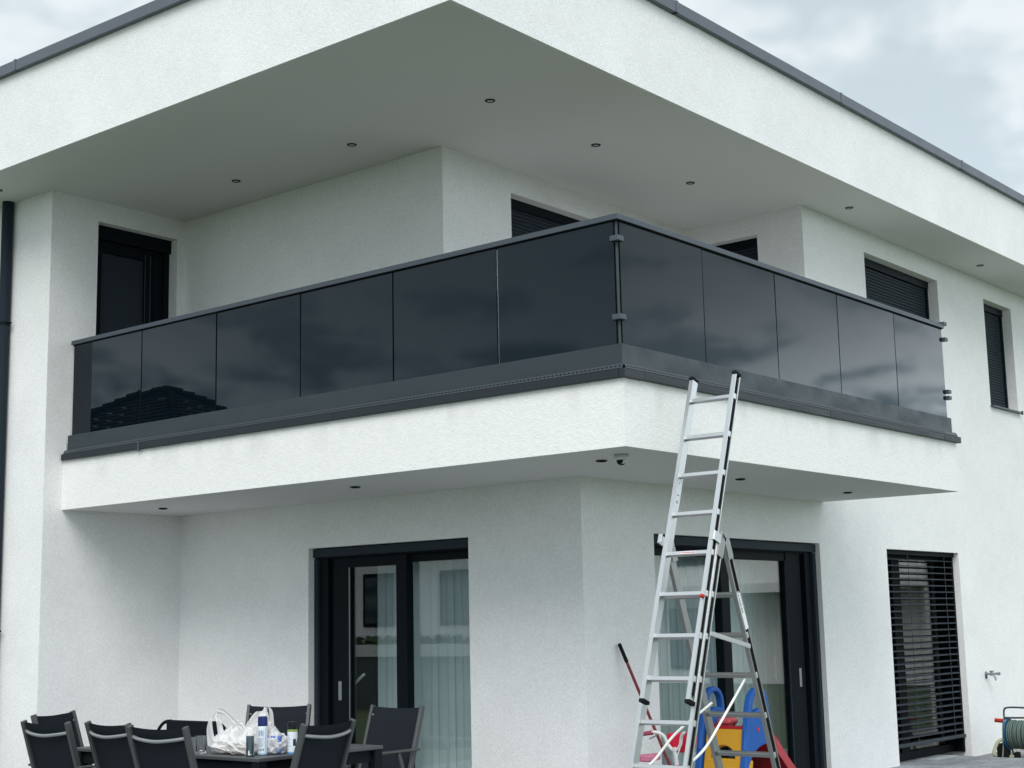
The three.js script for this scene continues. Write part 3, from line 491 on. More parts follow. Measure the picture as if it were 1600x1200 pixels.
// things on the table
const TT = 0.741;
{
  const mBag = new THREE.MeshPhysicalMaterial({ color: lin(0.86, 0.85, 0.85), roughness: 0.3, transmission: 0.42, thickness: 0, side: THREE.DoubleSide, specularIntensity: 0.7 });
  const mGoods = plastic(0.5, 0.36, 0.31, 0.6);
  function bagBody(rx, ry, rz, seed, peak) {                         // slumped film bag: creases run from the knot outwards
    const g = new THREE.SphereGeometry(1, 72, 48), p = g.attributes.position, r = rng(seed), f = [];
    for (let i = 0; i < 6; i++) f.push([V(r() - 0.5, (r() - 0.5) * 1.6, r() - 0.5).normalize(), 3 + r() * 5, r() * 6.28, 0.5 + r()]);
    for (let i = 0; i < p.count; i++) {
      const d = V(p.getX(i), p.getY(i), p.getZ(i)); let k = 0;
      const rad = Math.hypot(d.x, d.z), q = Math.atan2(d.z, d.x);
      for (const [a, w, ph, am] of f) { const s = Math.abs(Math.sin(a.dot(d) * w + ph + 1.6 * fbm(d.x * 2 + seed, d.y * 2 + d.z * 1.5, 2))); k += am * (1 - s) ** 3.2; }
      const s = 1 + 0.095 * (k - 1.0) + 0.25 * (fbm(d.x * 1.8 + seed * 3, d.z * 1.8 + d.y * 1.5, 3) - 0.5);
      let y = d.y < -0.55 ? -0.55 + (d.y + 0.55) * 0.12 : d.y;
      const up = step(0.45, 1, y), x = (d.x + peak[0] * up) * rx * s * (1 - 0.45 * up), z = (d.z + peak[1] * up) * rz * s * (1 - 0.45 * up);
      p.setXYZ(i, x, (y + 0.61) * ry * s * 0.75 + up * peak[2], z);
    }
    g.computeVertexNormals(); return g;
  }
  // a flat film strap that follows a curve, its width lying in plane 'side'
  function strap(pts, w0, w1, side) {
    const c = new THREE.CatmullRomCurve3(pts), n = 36, pos = [], idx = [];
    for (let i = 0; i <= n; i++) { const t = i / n, q = c.getPoint(t), w = w0 + (w1 - w0) * Math.abs(2 * t - 1) ** 1.5; for (let j = 0; j <= 4; j++) { const s = j / 4 - 0.5; pos.push(q.x + side.x * w * s, q.y + side.y * w * s, q.z + side.z * w * s + 0.006 * Math.cos(j * 2.1 + t * 9)); } }
    for (let i = 0; i < n; i++) for (let j = 0; j < 4; j++) { const a = i * 5 + j; idx.push(a, a + 1, a + 5, a + 1, a + 6, a + 5); }
    const g = new THREE.BufferGeometry(); g.setAttribute('position', new THREE.Float32BufferAttribute(pos, 3)); g.setIndex(idx); g.computeVertexNormals(); return g;
  }
  const R = V(0.836, 0, -0.549), F = V(0.549, 0, 0.836);             // along the picture and towards the viewer, on the table
  const at = (r, y, f = 0) => R.clone().multiplyScalar(r).addScaledVector(F, f).setY(y);
  const a = thing('plastic_bag', 'crumpled white carrier bag with one upright loop handle beside the glass tumbler', 'plastic bag', [-2.335, TT, 1.425]);
  obj('bag_body', bagBody(0.125, 0.115, 0.11, 5, [0.1, 0, 0.03]).rotateY(0.58), mBag, a);
  obj('contents', [rb(-0.095, 0.095, 0.005, 0.075, -0.075, 0.075, 0.03).rotateY(0.5)], mGoods, a);
  obj('bag_handle', [strap([at(-0.115, 0.05, 0.03), at(-0.135, 0.17, 0.03), at(-0.125, 0.235, 0.03), at(-0.095, 0.255, 0.03), at(-0.075, 0.225, 0.03), at(-0.06, 0.15, 0.03), at(-0.055, 0.06, 0.03)], 0.018, 0.05, R)], mBag, a);
  obj('bag_handle', [strap([at(-0.085, 0.215, 0), at(-0.10, 0.27, 0), at(-0.06, 0.275, 0), at(0.02, 0.22, 0), at(0.09, 0.165, 0), at(0.13, 0.12, 0)], 0.045, 0.02, V(0.3, 0.9, 0.2))], mBag, a);
  const b = thing('plastic_bag', 'full white carrier bag with tall pointed top behind the blue-capped spray can', 'plastic bag', [-2.16, TT, 1.43]);
  obj('bag_body', bagBody(0.125, 0.10, 0.11, 12, [0.5, 0, 0.05]).rotateY(0.58), mBag, b);
  obj('bag_body', bagBody(0.095, 0.13, 0.085, 23, [-0.1, 0, 0.02]).rotateY(1.3).translate(0.155, 0, -0.11), mBag, b);
  obj('bag_body', bagBody(0.085, 0.19, 0.08, 31, [0.5, 0, 0.03]).rotateY(0.5).translate(0.06, 0, -0.07), mBag, b);
  obj('contents', [rb(-0.09, 0.09, 0.005, 0.07, -0.07, 0.07, 0.03).rotateY(0.9)], mGoods, b);
  obj('contents', [rb(-0.05, 0.055, 0.005, 0.12, -0.05, 0.05, 0.012).rotateY(0.6).translate(0.165, 0, -0.10)], plastic(0.10, 0.16, 0.42, 0.5), b, 'blue pack seen through the film');
  obj('bag_handle', [strap([at(0.0, 0.1, -0.01), at(0.03, 0.2, -0.01), at(0.085, 0.275, -0.01), at(0.115, 0.27, -0.01), at(0.1, 0.2, -0.01), at(0.08, 0.1, -0.01)], 0.05, 0.09, R)], mBag, b);
  obj('bag_handle', [strap([at(0.115, 0.14, -0.02), at(0.12, 0.26, -0.02), at(0.13, 0.3, -0.02), at(0.145, 0.305, -0.02), at(0.158, 0.285, -0.02), at(0.165, 0.2, -0.02), at(0.17, 0.12, -0.02)], 0.012, 0.03, R)], mBag, b);
  obj('bag_handle', [strap([at(-0.03, 0.19, 0), at(-0.06, 0.2, 0), at(-0.1, 0.17, 0)], 0.03, 0.02, V(0.3, 0.9, 0.2))], mBag, b);

  const lathe = (pts, seg = 32) => new THREE.LatheGeometry(pts.map((p) => new THREE.Vector2(...p)), seg);
  const wrap = (g, h) => { const p = g.attributes.position, uv = g.attributes.uv; for (let i = 0; i < p.count; i++) uv.setY(i, clamp(p.getY(i) / h, 0, 1)); return g; };
  const print = (w, h, draw) => { const c = document.createElement('canvas'); c.width = w; c.height = h; draw(c.getContext('2d'), w, h); const t = new THREE.CanvasTexture(c); t.colorSpace = THREE.SRGBColorSpace; t.wrapS = THREE.RepeatWrapping; return new THREE.MeshPhysicalMaterial({ map: t, roughness: 0.3, clearcoat: 0.4 }); };
  const g = thing('glass_tumbler', 'clear glass tumbler at the near edge of the table, left of the bags', 'glass', [-2.51, TT, 1.53]);
  obj('tumbler', lathe([[0, 0], [0.03, 0], [0.034, 0.004], [0.037, 0.115], [0.0355, 0.117], [0.034, 0.115], [0.031, 0.014], [0, 0.012]], 36), new THREE.MeshPhysicalMaterial({ color: lin(0.97, 0.98, 0.98), roughness: 0.01, transmission: 1, thickness: 0.003, ior: 1.5 }), g);
  const k = thing('spray_can', 'tall white spray can with dark blue cap in front of the bags', 'spray can', [-2.0, TT, 1.43]);
  const turn = (m, a2) => { m.rotation.y = a2; return m; };
  turn(obj('can', wrap(lathe([[0, 0], [0.029, 0], [0.0325, 0.004], [0.0325, 0.18], [0.03, 0.187], [0.024, 0.19], [0, 0.19]]), 0.19), print(512, 256, (x, w, h) => {
    x.fillStyle = '#dce6ee'; x.fillRect(0, 0, w, h); x.fillStyle = '#2d4a78'; const r = rng(9);
    for (let c = 0; c < 2; c++) { const o = c * 256 + 40; for (let q = 0; q < 4; q++) x.fillRect(o + q * 26, 40, 12, 44 + r() * 10); x.globalAlpha = 0.6; for (let q = 0; q < 9; q++) x.fillRect(o - 8, 108 + q * 9, 70 + r() * 45, 3.5); for (let q = 0; q < 4; q++) x.fillRect(o + q * 28, 198, 18, 20); x.globalAlpha = 1; x.fillStyle = '#8fb0c8'; x.fillRect(c * 256, 238, 256, 18); x.fillStyle = '#3c4f66'; x.fillRect(c * 256, 0, 256, 5); x.fillRect(c * 256 + 168, 20, 4, 210); x.fillStyle = '#2d4a78'; }
  }), k), -0.59);
  obj('cap', lathe([[0.0315, 0.189], [0.0325, 0.192], [0.0315, 0.245], [0.029, 0.249], [0, 0.25]]), plastic(0.012, 0.022, 0.12, 0.4), k);
  const e = thing('aerosol_can', 'white aerosol can with black cap and green band beside the right-end chair', 'spray can', [-1.885, TT, 1.27]);
  turn(obj('can', wrap(lathe([[0, 0], [0.029, 0], [0.0335, 0.004], [0.0335, 0.155], [0.031, 0.16], [0, 0.16]]), 0.16), print(512, 256, (x, w, h) => {
    x.fillStyle = '#dfe6ef'; x.fillRect(0, 0, w, h); x.fillStyle = '#7d9a3c'; x.fillRect(0, 0, w, 26); x.fillStyle = '#6fa8d4'; x.fillRect(0, 232, w, 24); const r = rng(19); x.fillStyle = '#2c3a46';
    for (let c = 0; c < 2; c++) { const o = c * 256; x.fillRect(o + 150, 100, 50, 72); x.globalAlpha = 0.5; for (let q = 0; q < 12; q++) x.fillRect(o + 40, 50 + q * 14, 20 + r() * 60, 4); x.globalAlpha = 1; }
  }), e), -0.89);
  obj('cap', lathe([[0.0325, 0.159], [0.0325, 0.205], [0.030, 0.209], [0, 0.21]]), plastic(0.006, 0.007, 0.01, 0.4), e);
  const d = thing('small_can', 'short slate grey can with white emblem in front of the bags', 'can', [-1.99, TT, 1.545]);
  turn(obj('can', wrap(lathe([[0, 0], [0.025, 0], [0.0265, 0.003], [0.0265, 0.132], [0, 0.132]]), 0.132), print(512, 256, (x, w, h) => {
    x.fillStyle = '#31404b'; x.fillRect(0, 0, w, h); x.fillStyle = '#e4e8e6';
    for (let c = 0; c < 4; c++) { const o = c * 128; x.fillRect(o + 30, 190, 26, 40); x.fillRect(o + 36, 178, 14, 14); x.fillRect(o + 24, 226, 42, 10); x.fillRect(o + 78, 222, 14, 12); }
  }), d), 0.05);
  obj('cap', lathe([[0.0265, 0.132], [0.0265, 0.139], [0.024, 0.142], [0, 0.142]]), plastic(0.6, 0.6, 0.56, 0.4), d);
}

// ---------------------------------------------------------------- things behind the ladder
{                                                                   // broom
  const b = thing('broom', 'broom with dark red handle and black grip leaning on the wall', 'broom', [-1.06, 0, -2.2]);
  const p0 = V(0, 0.08, 0), p1 = V(-0.355, 1.395, 0.375), mix = (t) => p0.clone().lerp(p1, t);
  obj('handle', cyl(mix(0.0), mix(0.88), 0.0125), plastic(0.19, 0.025, 0.03, 0.4), b);
  obj('grip', [cyl(mix(0.88), mix(0.985), 0.0155), new THREE.SphereGeometry(0.0155, 12, 8).translate(...mix(0.985).toArray())], mRubber, b);
  obj('label', cyl(mix(0.60), mix(0.665), 0.0132), plastic(0.5, 0.55, 0.65, 0.5), b);
  obj('label', cyl(mix(0.615), mix(0.64), 0.0135), plastic(0.05, 0.12, 0.35, 0.5), b);
  obj('broom_head', rb(-0.14, 0.14, 0.06, 0.1, -0.03, 0.03, 0.01), plastic(0.2, 0.02, 0.03), b);
  const br = [], r = rng(3); for (let i = 0; i < 28; i++) for (let j = 0; j < 5; j++) br.push(cyl(V(-0.13 + i * 0.0096, 0.062, -0.02 + j * 0.01), V(-0.15 + i * 0.011 + r() * 0.006, 0.0, -0.035 + j * 0.0175), 0.003, 0.002, 4));
  tag(obj('bristle', br, mRubber, b), null, null, null, 'stuff');
}
{                                                                   // child's bicycle, heading along the wall away from the viewer
  const b = thing('child_bicycle', 'small pink and white child bicycle with handlebar bag behind the ladder', 'bicycle', [-0.8, 0, -1.55]);
  const mPink = plastic(0.62, 0.05, 0.12, 0.4), mWhite = plastic(0.72, 0.72, 0.7, 0.35), mRose = new THREE.MeshStandardMaterial({ color: 0xffffff, roughness: 0.6, map: tex(128, (u, v) => { const k = tnoise(u, v, 64, 3); return [0.55 + 0.35 * k, 0.22 + 0.4 * k, 0.34 + 0.36 * k]; }, true, 6) });
  const wheel = (z) => {
    const g = group('wheel', b); g.position.set(0, 0.155, z);
    obj('tyre', new THREE.TorusGeometry(0.135, 0.02, 12, 40).rotateY(Math.PI / 2), mRubber, g);
    obj('rim', new THREE.TorusGeometry(0.115, 0.008, 8, 40).rotateY(Math.PI / 2), mWhite, g);
    const sp = []; for (let i = 0; i < 12; i++) { const a = i * Math.PI / 6; sp.push(cyl(V(0, 0, 0), V(0, 0.115 * Math.cos(a), 0.115 * Math.sin(a)), 0.0015, 0.0015, 5)); }
    obj('spokes', [...sp, cyl(V(-0.03, 0, 0), V(0.03, 0, 0), 0.014)], mSteel, g);
  };
  wheel(0.36); wheel(-0.24);
  obj('fork', [tube([V(-0.035, 0.155, -0.24), V(-0.035, 0.3, -0.185), V(-0.012, 0.34, -0.168), V(0, 0.36, -0.16)], 0.011), tube([V(0.035, 0.155, -0.24), V(0.035, 0.3, -0.185), V(0.012, 0.34, -0.168), V(0, 0.36, -0.16)], 0.011)], mPink, b);
  obj('frame', [tube([V(0, 0.44, -0.135), V(0, 0.34, 0.0), V(0, 0.25, 0.1), V(0, 0.19, 0.14)], 0.02), cyl(V(0, 0.35, -0.165), V(0, 0.47, -0.128), 0.021), cyl(V(0, 0.19, 0.14), V(0, 0.42, 0.19), 0.017), cyl(V(0.03, 0.19, 0.14), V(0.045, 0.155, 0.36), 0.01), cyl(V(-0.03, 0.19, 0.14), V(-0.045, 0.155, 0.36), 0.01), cyl(V(0, 0.34, 0.17), V(0.04, 0.155, 0.36), 0.009), cyl(V(0, 0.34, 0.17), V(-0.04, 0.155, 0.36), 0.009)], mPink, b);
  obj('stem', [cyl(V(0, 0.465, -0.13), V(0, 0.60, -0.10), 0.015)], mWhite, b);
  obj('handlebar', tube([V(-0.20, 0.705, -0.02), V(-0.13, 0.715, -0.05), V(-0.085, 0.69, -0.08), V(-0.055, 0.62, -0.1), V(-0.02, 0.585, -0.105), V(0.02, 0.585, -0.105), V(0.055, 0.62, -0.1), V(0.085, 0.69, -0.08), V(0.13, 0.715, -0.05), V(0.20, 0.705, -0.02)], 0.013, 60), mWhite, b);
  for (const s of [-1, 1]) { obj('grip', cyl(V(s * 0.15, 0.713, -0.045), V(s * 0.235, 0.7, -0.005), 0.017), plastic(0.3, 0.05, 0.09, 0.6), b); obj('brake_lever', tube([V(s * 0.13, 0.705, -0.07), V(s * 0.16, 0.685, -0.09), V(s * 0.21, 0.66, -0.075)], 0.006, 16, 6), mSteel, b); }
  const sh = poly([[-0.085, 0.105], [0.085, 0.105], [0.07, 0.01], [0.035, -0.012], [-0.035, -0.012], [-0.07, 0.01]]);
  obj('handlebar_bag', extr(sh, 0.09, 0.012, 3).scale(1.2, 1.2, 1.2).translate(0.01, 0.575, -0.255), plastic(0.60, 0.012, 0.045, 0.5), b);
  obj('bag_trim', [rb(-0.09, 0.09, 0.68, 0.693, -0.232, -0.14, 0.005), tube([V(-0.075, 0.6, -0.15), V(-0.03, 0.583, -0.145), V(0.03, 0.583, -0.145), V(0.075, 0.6, -0.15)], 0.009, 20, 8)], plastic(0.75, 0.62, 0.62, 0.5), b);
  obj('cable', tube([V(0.06, 0.6, -0.09), V(0.035, 0.5, -0.06), V(0.03, 0.4, -0.08), V(0.04, 0.25, -0.2)], 0.004, 20, 6), mWhite, b);
  const sp = new THREE.Shape(); sp.moveTo(0, -0.14); sp.bezierCurveTo(0.03, -0.14, 0.03, -0.04, 0.07, 0.03); sp.bezierCurveTo(0.09, 0.07, 0.06, 0.1, 0, 0.1); sp.bezierCurveTo(-0.06, 0.1, -0.09, 0.07, -0.07, 0.03); sp.bezierCurveTo(-0.03, -0.04, -0.03, -0.14, 0, -0.14);
  obj('saddle', metreUV(extr(sp, 0.025, 0.012, 3).rotateX(Math.PI / 2).translate(0, 0.565, 0.24)), mRose, b);
  obj('seat_post', cyl(V(0, 0.4, 0.185), V(0, 0.545, 0.22), 0.012), mSteel, b);
}
{                                                                   // toddler slide, chute running away along the wall
  const s = thing('toddler_slide', 'blue, yellow and red plastic toddler slide in front of the sliding door', 'slide', [-1.0, 0, -2.72]);
  const mBlue = plastic(0.014, 0.095, 0.37, 0.42), mYel = plastic(0.6, 0.31, 0.02, 0.42), mRed = plastic(0.36, 0.012, 0.022, 0.36);
  // side panel drawn in (run, height), run towards the chute
  for (const sx of [-1, 1]) {
    const p = new THREE.Shape();
    p.moveTo(-0.20, 0.0); p.lineTo(-0.13, 0.0); p.bezierCurveTo(-0.1, 0.3, -0.05, 0.42, 0.1, 0.5); p.bezierCurveTo(0.2, 0.54, 0.3, 0.53, 0.36, 0.55); p.bezierCurveTo(0.38, 0.66, 0.33, 0.72, 0.315, 0.8); p.bezierCurveTo(0.32, 0.94, 0.26, 1.0, 0.165, 1.0); p.bezierCurveTo(0.07, 1.0, 0.0, 0.92, -0.02, 0.78); p.bezierCurveTo(-0.06, 0.55, -0.12, 0.3, -0.20, 0.0);
    const h = new THREE.Path(); h.moveTo(0.035, 0.745); h.bezierCurveTo(0.10, 0.83, 0.19, 0.845, 0.27, 0.82); h.bezierCurveTo(0.272, 0.91, 0.235, 0.957, 0.165, 0.957); h.bezierCurveTo(0.10, 0.957, 0.05, 0.89, 0.035, 0.745); p.holes.push(h);
    const g = extr(p, 0.034, 0.013, 3, 16).rotateY(Math.PI / 2).translate(sx * 0.215 - 0.017, 0, 0);   // run -> -z
    obj('side_panel', g, mBlue, s);
    obj('rim', tube([V(sx * 0.215, 0.5, 0.068), V(sx * 0.215, 0.76, -0.006), V(sx * 0.215, 0.9, -0.045), V(sx * 0.215, 0.967, -0.105), V(sx * 0.215, 0.98, -0.165), V(sx * 0.215, 0.968, -0.235), V(sx * 0.215, 0.9, -0.288), V(sx * 0.215, 0.8, -0.293)], 0.022, 48, 12), mBlue, s);
    obj('badge', [cyl(V(sx * 0.215 + 0.028, 0.66, -0.12), V(sx * 0.215 + 0.034, 0.66, -0.12), 0.018), cyl(V(sx * 0.215 + 0.028, 0.63, -0.24), V(sx * 0.215 + 0.034, 0.63, -0.24), 0.018)], plastic(0.5, 0.03, 0.06), s);
    obj('foot', rb(sx * 0.215 - 0.03, sx * 0.215 + 0.03, 0, 0.42, 0.06, 0.15, 0.02).applyMatrix4(new THREE.Matrix4().makeShear(0, 0, 0, -0.22, 0, 0)), mYel, s);
  }
  const st = poly([[-0.185, 0.0], [0.185, 0.0], [0.17, 0.67], [-0.17, 0.67]]);
  for (const [y0, y1] of [[0.07, 0.17], [0.25, 0.35], [0.43, 0.54]]) { const h = new THREE.Path(); h.moveTo(-0.12, y0); h.lineTo(0.12, y0); h.bezierCurveTo(0.1, y1 + 0.03, -0.1, y1 + 0.03, -0.12, y0); st.holes.push(h); }
  obj('step_panel', extr(st, 0.05, 0.01, 3, 14).rotateX(-0.22).translate(0, 0, 0.1), mYel, s);
  obj('tread', [rb(-0.17, 0.17, 0.2, 0.225, -0.0, 0.12, 0.01), rb(-0.17, 0.17, 0.4, 0.425, -0.05, 0.07, 0.01)], mYel, s);
  const U = poly([[-0.19, 0], [-0.17, 0.14], [-0.145, 0.14], [-0.13, 0.025], [0.13, 0.025], [0.145, 0.14], [0.17, 0.14], [0.19, 0]]);
    const chute2 = new THREE.ExtrudeGeometry(U, { depth: 1.02, steps: 24, bevelEnabled: false }).rotateY(Math.PI), c2 = chute2.attributes.position;
  for (let i = 0; i < c2.count; i++) { const t = -c2.getZ(i) / 1.02; c2.setY(i, c2.getY(i) + 0.56 - 0.5 * step(0.12, 1.15, t) * 1.04); }
  chute2.computeVertexNormals();
  obj('chute', chute2.translate(0, 0, -0.03), mRed, s);
  obj('chute_lip', rb(-0.175, 0.175, 0.655, 0.69, -0.06, 0.0, 0.015), mRed, s);
  obj('shaded_skirt', rb(-0.16, 0.16, 0.03, 0.56, -0.6, -0.56, 0.01), plastic(0.18, 0.006, 0.01), s);  // panel below the chute in darker red, shadow put into its colour
  obj('seat_pad', rb(-0.12, 0.02, 0.69, 0.75, -0.2, -0.06, 0.03, 3), plastic(0.6, 0.10, 0.12), s);
}
{                                                                   // garden tap on the right wall
  const t = thing('outdoor_tap', 'small chrome garden tap on the white wall right of the slatted window', 'tap', [-1.44, 0.86, -9.36]);
  const mC = new THREE.MeshStandardMaterial({ color: lin(0.3, 0.32, 0.33), roughness: 0.3, metalness: 0.9 });
  obj('rosette', cyl(V(0, 0, 0), V(0.012, 0, 0), 0.03), mC, t);
  obj('body', [cyl(V(0.01, 0, 0), V(0.15, 0.004, 0), 0.014), cyl(V(0.07, -0.02, 0), V(0.07, 0.03, 0), 0.017), cyl(V(0.14, 0.004, 0), V(0.175, 0.003, 0), 0.018)], mC, t);
  obj('spout', [tube([V(0.075, -0.005, 0), V(0.1, -0.02, 0), V(0.115, -0.045, 0), V(0.12, -0.075, 0)], 0.011, 16, 10)], mC, t);
  obj('lever', [rb(0.05, 0.1, 0.03, 0.038, -0.012, 0.012, 0.003), cyl(V(0.01, -0.02, 0.012), V(0.012, -0.055, 0.012), 0.014, 0.01)], anth(0.05, 0.055, 0.06), t);
}
{                                                                   // hose reel
  const h = thing('hose_reel', 'blue hose reel with red crank and grey hose by the right wall', 'hose reel', [-0.83, -0.06, -8.92]);
  const mBl = plastic(0.01, 0.09, 0.19, 0.4), mTube = new THREE.MeshStandardMaterial({ color: lin(0.12, 0.14, 0.15), roughness: 0.4, metalness: 0.6 }), mHose = plastic(0.095, 0.135, 0.12, 0.55), R0 = 0.17, cy = 0.26;
  for (const x of [-0.2, 0.2]) obj('flange', [new THREE.CylinderGeometry(R0, R0, 0.012, 40).rotateZ(Math.PI / 2).translate(x, cy, 0), new THREE.TorusGeometry(R0, 0.01, 8, 40).rotateY(Math.PI / 2).translate(x, cy, 0)], mBl, h);
  const r = rng(8), tor = [];
  for (let k = 0; k < 15; k++) tor.push(new THREE.TorusGeometry(0.14 + (k > 9 ? -0.004 : 0.004) + r() * 0.008, 0.0135, 8, 40).rotateY(Math.PI / 2 + (r() - 0.5) * 0.08).translate(-0.178 + k * 0.0254, cy + (r() - 0.5) * 0.006, 0));
  obj('hose', tor, mHose, h);
  for (const x of [-0.235, 0.235]) obj('frame', tube([V(x, 0, 0.17), V(x, 0.14, 0.12), V(x, 0.42, 0.05), V(x, 0.43, -0.02), V(x, 0.14, -0.12), V(x, 0, -0.17)], 0.011), mTube, h);
  obj('handle', [tube([V(-0.235, 0.43, 0.03), V(-0.235, 0.52, 0.03), V(-0.22, 0.55, 0.03), V(-0.18, 0.562, 0.03), V(0.18, 0.55, 0.03), V(0.22, 0.54, 0.03), V(0.235, 0.51, 0.03), V(0.235, 0.43, 0.03)], 0.011, 60), cyl(V(-0.245, 0.445, 0.03), V(0.245, 0.455, 0.03), 0.011)], mTube, h);
  obj('crank', [cyl(V(-0.25, cy + 0.15, 0.02), V(-0.35, cy + 0.155, 0.02), 0.024), rb(-0.262, -0.246, cy - 0.03, cy + 0.16, 0.0, 0.04, 0.006)], plastic(0.45, 0.04, 0.03), h);
  obj('foot', [rb(-0.32, -0.2, 0, 0.16, -0.02, 0.12, 0.02), rb(0.2, 0.26, 0, 0.05, -0.2, 0.2, 0.015), rb(-0.1, -0.04, 0, 0.08, 0.1, 0.18, 0.02)], mRubber, h);
  obj('hose_end', tube([V(-0.23, 0.2, 0.1), V(-0.27, 0.2, 0.12), V(-0.32, 0.13, 0.13), V(-0.345, 0.04, 0.13), V(-0.3, 0.015, 0.05), V(-0.1, 0.015, 0.02)], 0.02, 40, 10), plastic(0.55, 0.56, 0.4, 0.6), h);
}
{                                                                   // inside the left door: shelf with a plant
  const s = thing('shelf_unit', 'dark open shelf unit inside the left sliding door', 'shelf', [-4.75, 0, -3.0]);
  obj('side', [bx(-0.4, -0.37, 0, 2.1, -0.2, 0.2), bx(0.37, 0.4, 0, 2.1, -0.2, 0.2)], mDark, s);
  for (const y of [0.5, 0.95, 1.45, 1.95]) obj('shelf', bx(-0.369, 0.369, y, y + 0.03, -0.2, 0.2), plastic(0.45, 0.45, 0.42), s);
  const p = thing('house_plant', 'small dark potted plant on the shelf inside the left sliding door', 'plant', [-4.5, 1.48, -2.95]);
  obj('pot', new THREE.CylinderGeometry(0.06, 0.045, 0.1, 20).translate(0, 0.052, 0), plastic(0.4, 0.38, 0.34), p);
  const r = rng(6), lv = []; for (let i = 0; i < 40; i++) { const g = new THREE.SphereGeometry(0.03, 6, 4).scale(1, 0.15, 0.55); g.rotateZ(r() * 2 - 1).rotateY(r() * 6.28).translate((r() - 0.5) * 0.2, 0.14 + r() * 0.22, (r() - 0.5) * 0.2); lv.push(g); }
  obj('foliage', lv, new THREE.MeshStandardMaterial({ color: lin(0.03, 0.07, 0.02), roughness: 0.7 }), p);
}

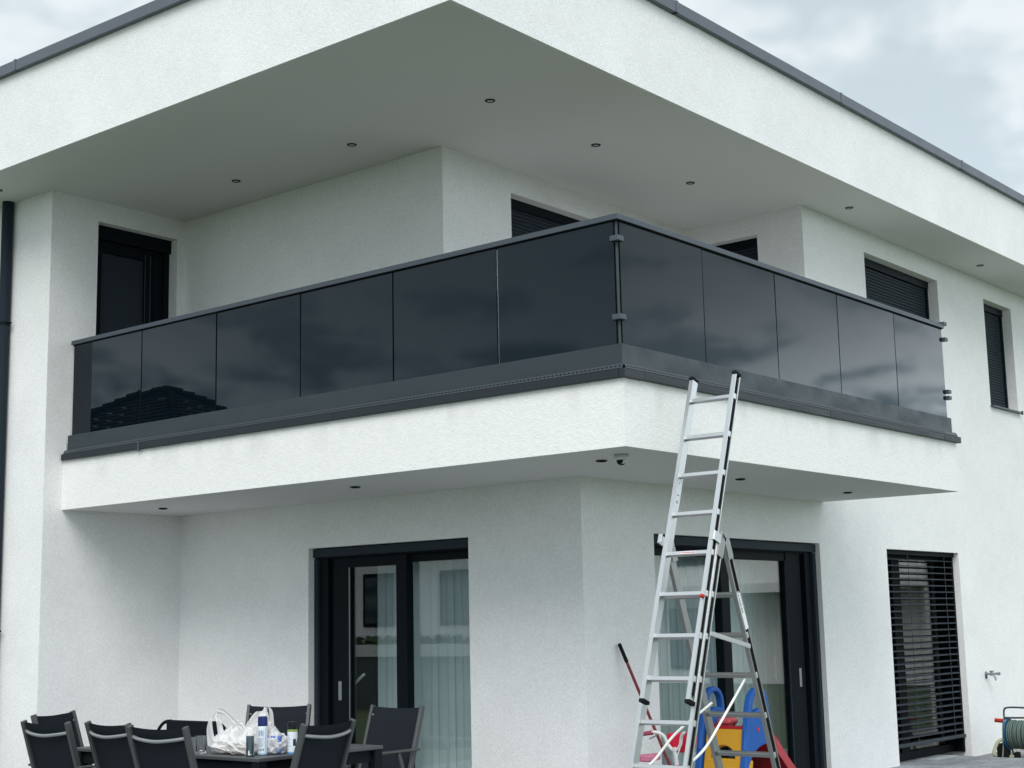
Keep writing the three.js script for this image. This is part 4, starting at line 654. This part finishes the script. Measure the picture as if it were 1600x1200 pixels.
// ---------------------------------------------------------------- neighbours, seen in the glass
{
  const mTile = new THREE.MeshStandardMaterial({ color: lin(0.014, 0.013, 0.014), roughness: 0.85 }), mN = new THREE.MeshStandardMaterial({ color: lin(0.7, 0.69, 0.67), roughness: 0.9 });
  const n = thing('neighbour_house', 'white neighbouring house with dark tiled hip roof reflected in the left glass', 'house', [-33, -0.16, 20]);
  obj('wall', [bx(-7, 9, 0, 5.4, -5, 5)], mN, n);
  const hip = (x0, x1, z0, z1, y0, y1, e) => {                       // four sloping faces as rows of overlapping tiles
    const gs = [], rows = 22, cx0 = x0 + e, cx1 = x1 - e, cz = (z0 + z1) / 2;
    for (let k = 0; k < rows; k++) {
      const a = k / rows, b = (k + 1.15) / rows, L = (t) => [x0 + (cx0 - x0) * t, x1 + (cx1 - x1) * t, z0 + (cz - z0) * t, z1 + (cz - z1) * t, y0 + (y1 - y0) * t];
      const A = L(a), B = L(Math.min(b, 1)), up = 0.05, pos = [];
      const quad = (p, q, r, s) => pos.push(...p, ...q, ...r, ...p, ...r, ...s);
      const ya = A[4] + up, yb = B[4];
      quad([A[0], ya, A[2]], [B[0], yb, B[2]], [B[1], yb, B[2]], [A[1], ya, A[2]]); quad([A[1], ya, A[3]], [B[1], yb, B[3]], [B[0], yb, B[3]], [A[0], ya, A[3]]);
      quad([A[0], ya, A[3]], [B[0], yb, B[3]], [B[0], yb, B[2]], [A[0], ya, A[2]]); quad([A[1], ya, A[2]], [B[1], yb, B[2]], [B[1], yb, B[3]], [A[1], ya, A[3]]);
      const g = new THREE.BufferGeometry(); g.setAttribute('position', new THREE.Float32BufferAttribute(pos, 3)); g.computeVertexNormals(); gs.push(g);
    }
    return gs;
  };
  const roof = obj('roof', [...hip(-7.6, 9.6, -5.6, 5.6, 5.4, 9.1, 8.2)], mTile, n, 'dark tiled hip roof');
  mTile.side = THREE.DoubleSide;
  const caps = []; for (const [x, z, tx] of [[-7.6, -5.6, 0.6], [9.6, -5.6, 1.4], [-7.6, 5.6, 0.6], [9.6, 5.6, 1.4]]) for (let k = 0; k < 26; k++) { const t = k / 26, q = (k + 1) / 26; caps.push(cyl(V(x + (tx - x) * t, 5.48 + 3.7 * t, z * (1 - t)), V(x + (tx - x) * q, 5.46 + 3.7 * q, z * (1 - q)), 0.15, 0.11, 8)); }
  for (let k = 0; k < 3; k++) caps.push(cyl(V(0.6 + k * 0.27, 9.17, 0), V(0.9 + k * 0.27, 9.15, 0), 0.15, 0.12, 8));
  obj('ridge_cap', caps, mTile, roof);
  for (const x of [-4.5, -1, 4.8, 7.2]) for (const y of [1.2, 3.7]) { const w = group('window', n); obj('frame', bx(x - 0.65, x + 0.65, y, y + 1.35, -5.05, -4.98), mFrame, w); obj('pane', bx(x - 0.55, x + 0.55, y + 0.1, y + 1.25, -5.07, -5.052), mBlackGlass, w); }
  const w2 = thing('flat_roofed_house', 'white flat-roofed neighbouring house reflected in the right sliding door', 'house', [13, -0.16, -34]);
  obj('wall', [bx(-7, 8, 0, 5.6, -6, 6), bx(-7.2, 8.2, 2.45, 2.7, 6, 7)], mN, w2);
  obj('roof', bx(-7.3, 8.3, 5.6, 5.85, -6.3, 6.3), mCoping, w2);
  for (const x of [-4, 1.2, 5]) for (const y of [0.4, 3.3]) { const w = group('window', w2); obj('frame', bx(x - 0.8, x + 0.8, y, y + 1.7, 5.98, 6.05), mFrame, w); obj('pane', bx(x - 0.7, x + 0.7, y + 0.1, y + 1.6, 6.052, 6.07), mBlackGlass, w); }
  const w3 = thing('flat_roofed_house', 'low white flat-roofed neighbouring house reflected in the left sliding door', 'house', [-18, -0.16, 21]);
  obj('wall', [bx(-5.5, 9, 0, 4.3, -5, 5)], mN, w3); obj('roof', bx(-5.7, 9.2, 4.3, 4.5, -5.2, 5.2), mCoping, w3); obj('terrace_edge', bx(-5.5, 9, 1.35, 1.55, -6.2, -5.001), mN, w3);
  for (const x of [-3.2, -0.6, 2.4, 6]) { const w = group('window', w3); obj('frame', bx(x - 0.55, x + 0.55, 1.75, 3.1, -5.05, -4.98), mFrame, w); obj('pane', bx(x - 0.45, x + 0.45, 1.85, 3.0, -5.07, -5.052), mBlackGlass, w); }
  // hedge and low wall between the gardens
  const r = rng(31), lv = new THREE.InstancedMesh(new THREE.PlaneGeometry(0.14, 0.09), new THREE.MeshPhysicalMaterial({ color: lin(0.05, 0.09, 0.03), roughness: 0.8, side: THREE.DoubleSide }), 9000);
  const m = new THREE.Matrix4(), q = new THREE.Quaternion(), e = new THREE.Euler();
  for (let i = 0; i < 9000; i++) { e.set(r() * 6.3, r() * 6.3, r() * 6.3); q.setFromEuler(e); m.compose(V(-34 + r() * 30, -0.16 + Math.sqrt(r()) * 1.5, 13.2 + (r() - 0.5) * 0.9), q, V(1, 1, 1)); lv.setMatrixAt(i, m); }
  lv.name = 'hedge'; lv.userData = { kind: 'stuff', label: 'clipped green hedge between the gardens', category: 'hedge' }; lv.castShadow = lv.receiveShadow = true; scene.add(lv);
  const gw = thing('garden_wall', 'low dark garden wall with pale coping in front of the hedge', 'wall', [-19, 0, 12.1]);
  obj('wall', bx(-15, 15, -0.3, 0.95, -0.1, 0.1), new THREE.MeshStandardMaterial({ color: lin(0.09, 0.1, 0.1), roughness: 0.9 }), gw); obj('coping', bx(-15, 15, 0.951, 1.2, -0.14, 0.14), mN, gw);
}

scene.updateMatrixWorld(true);
renderer.render(scene, camera);
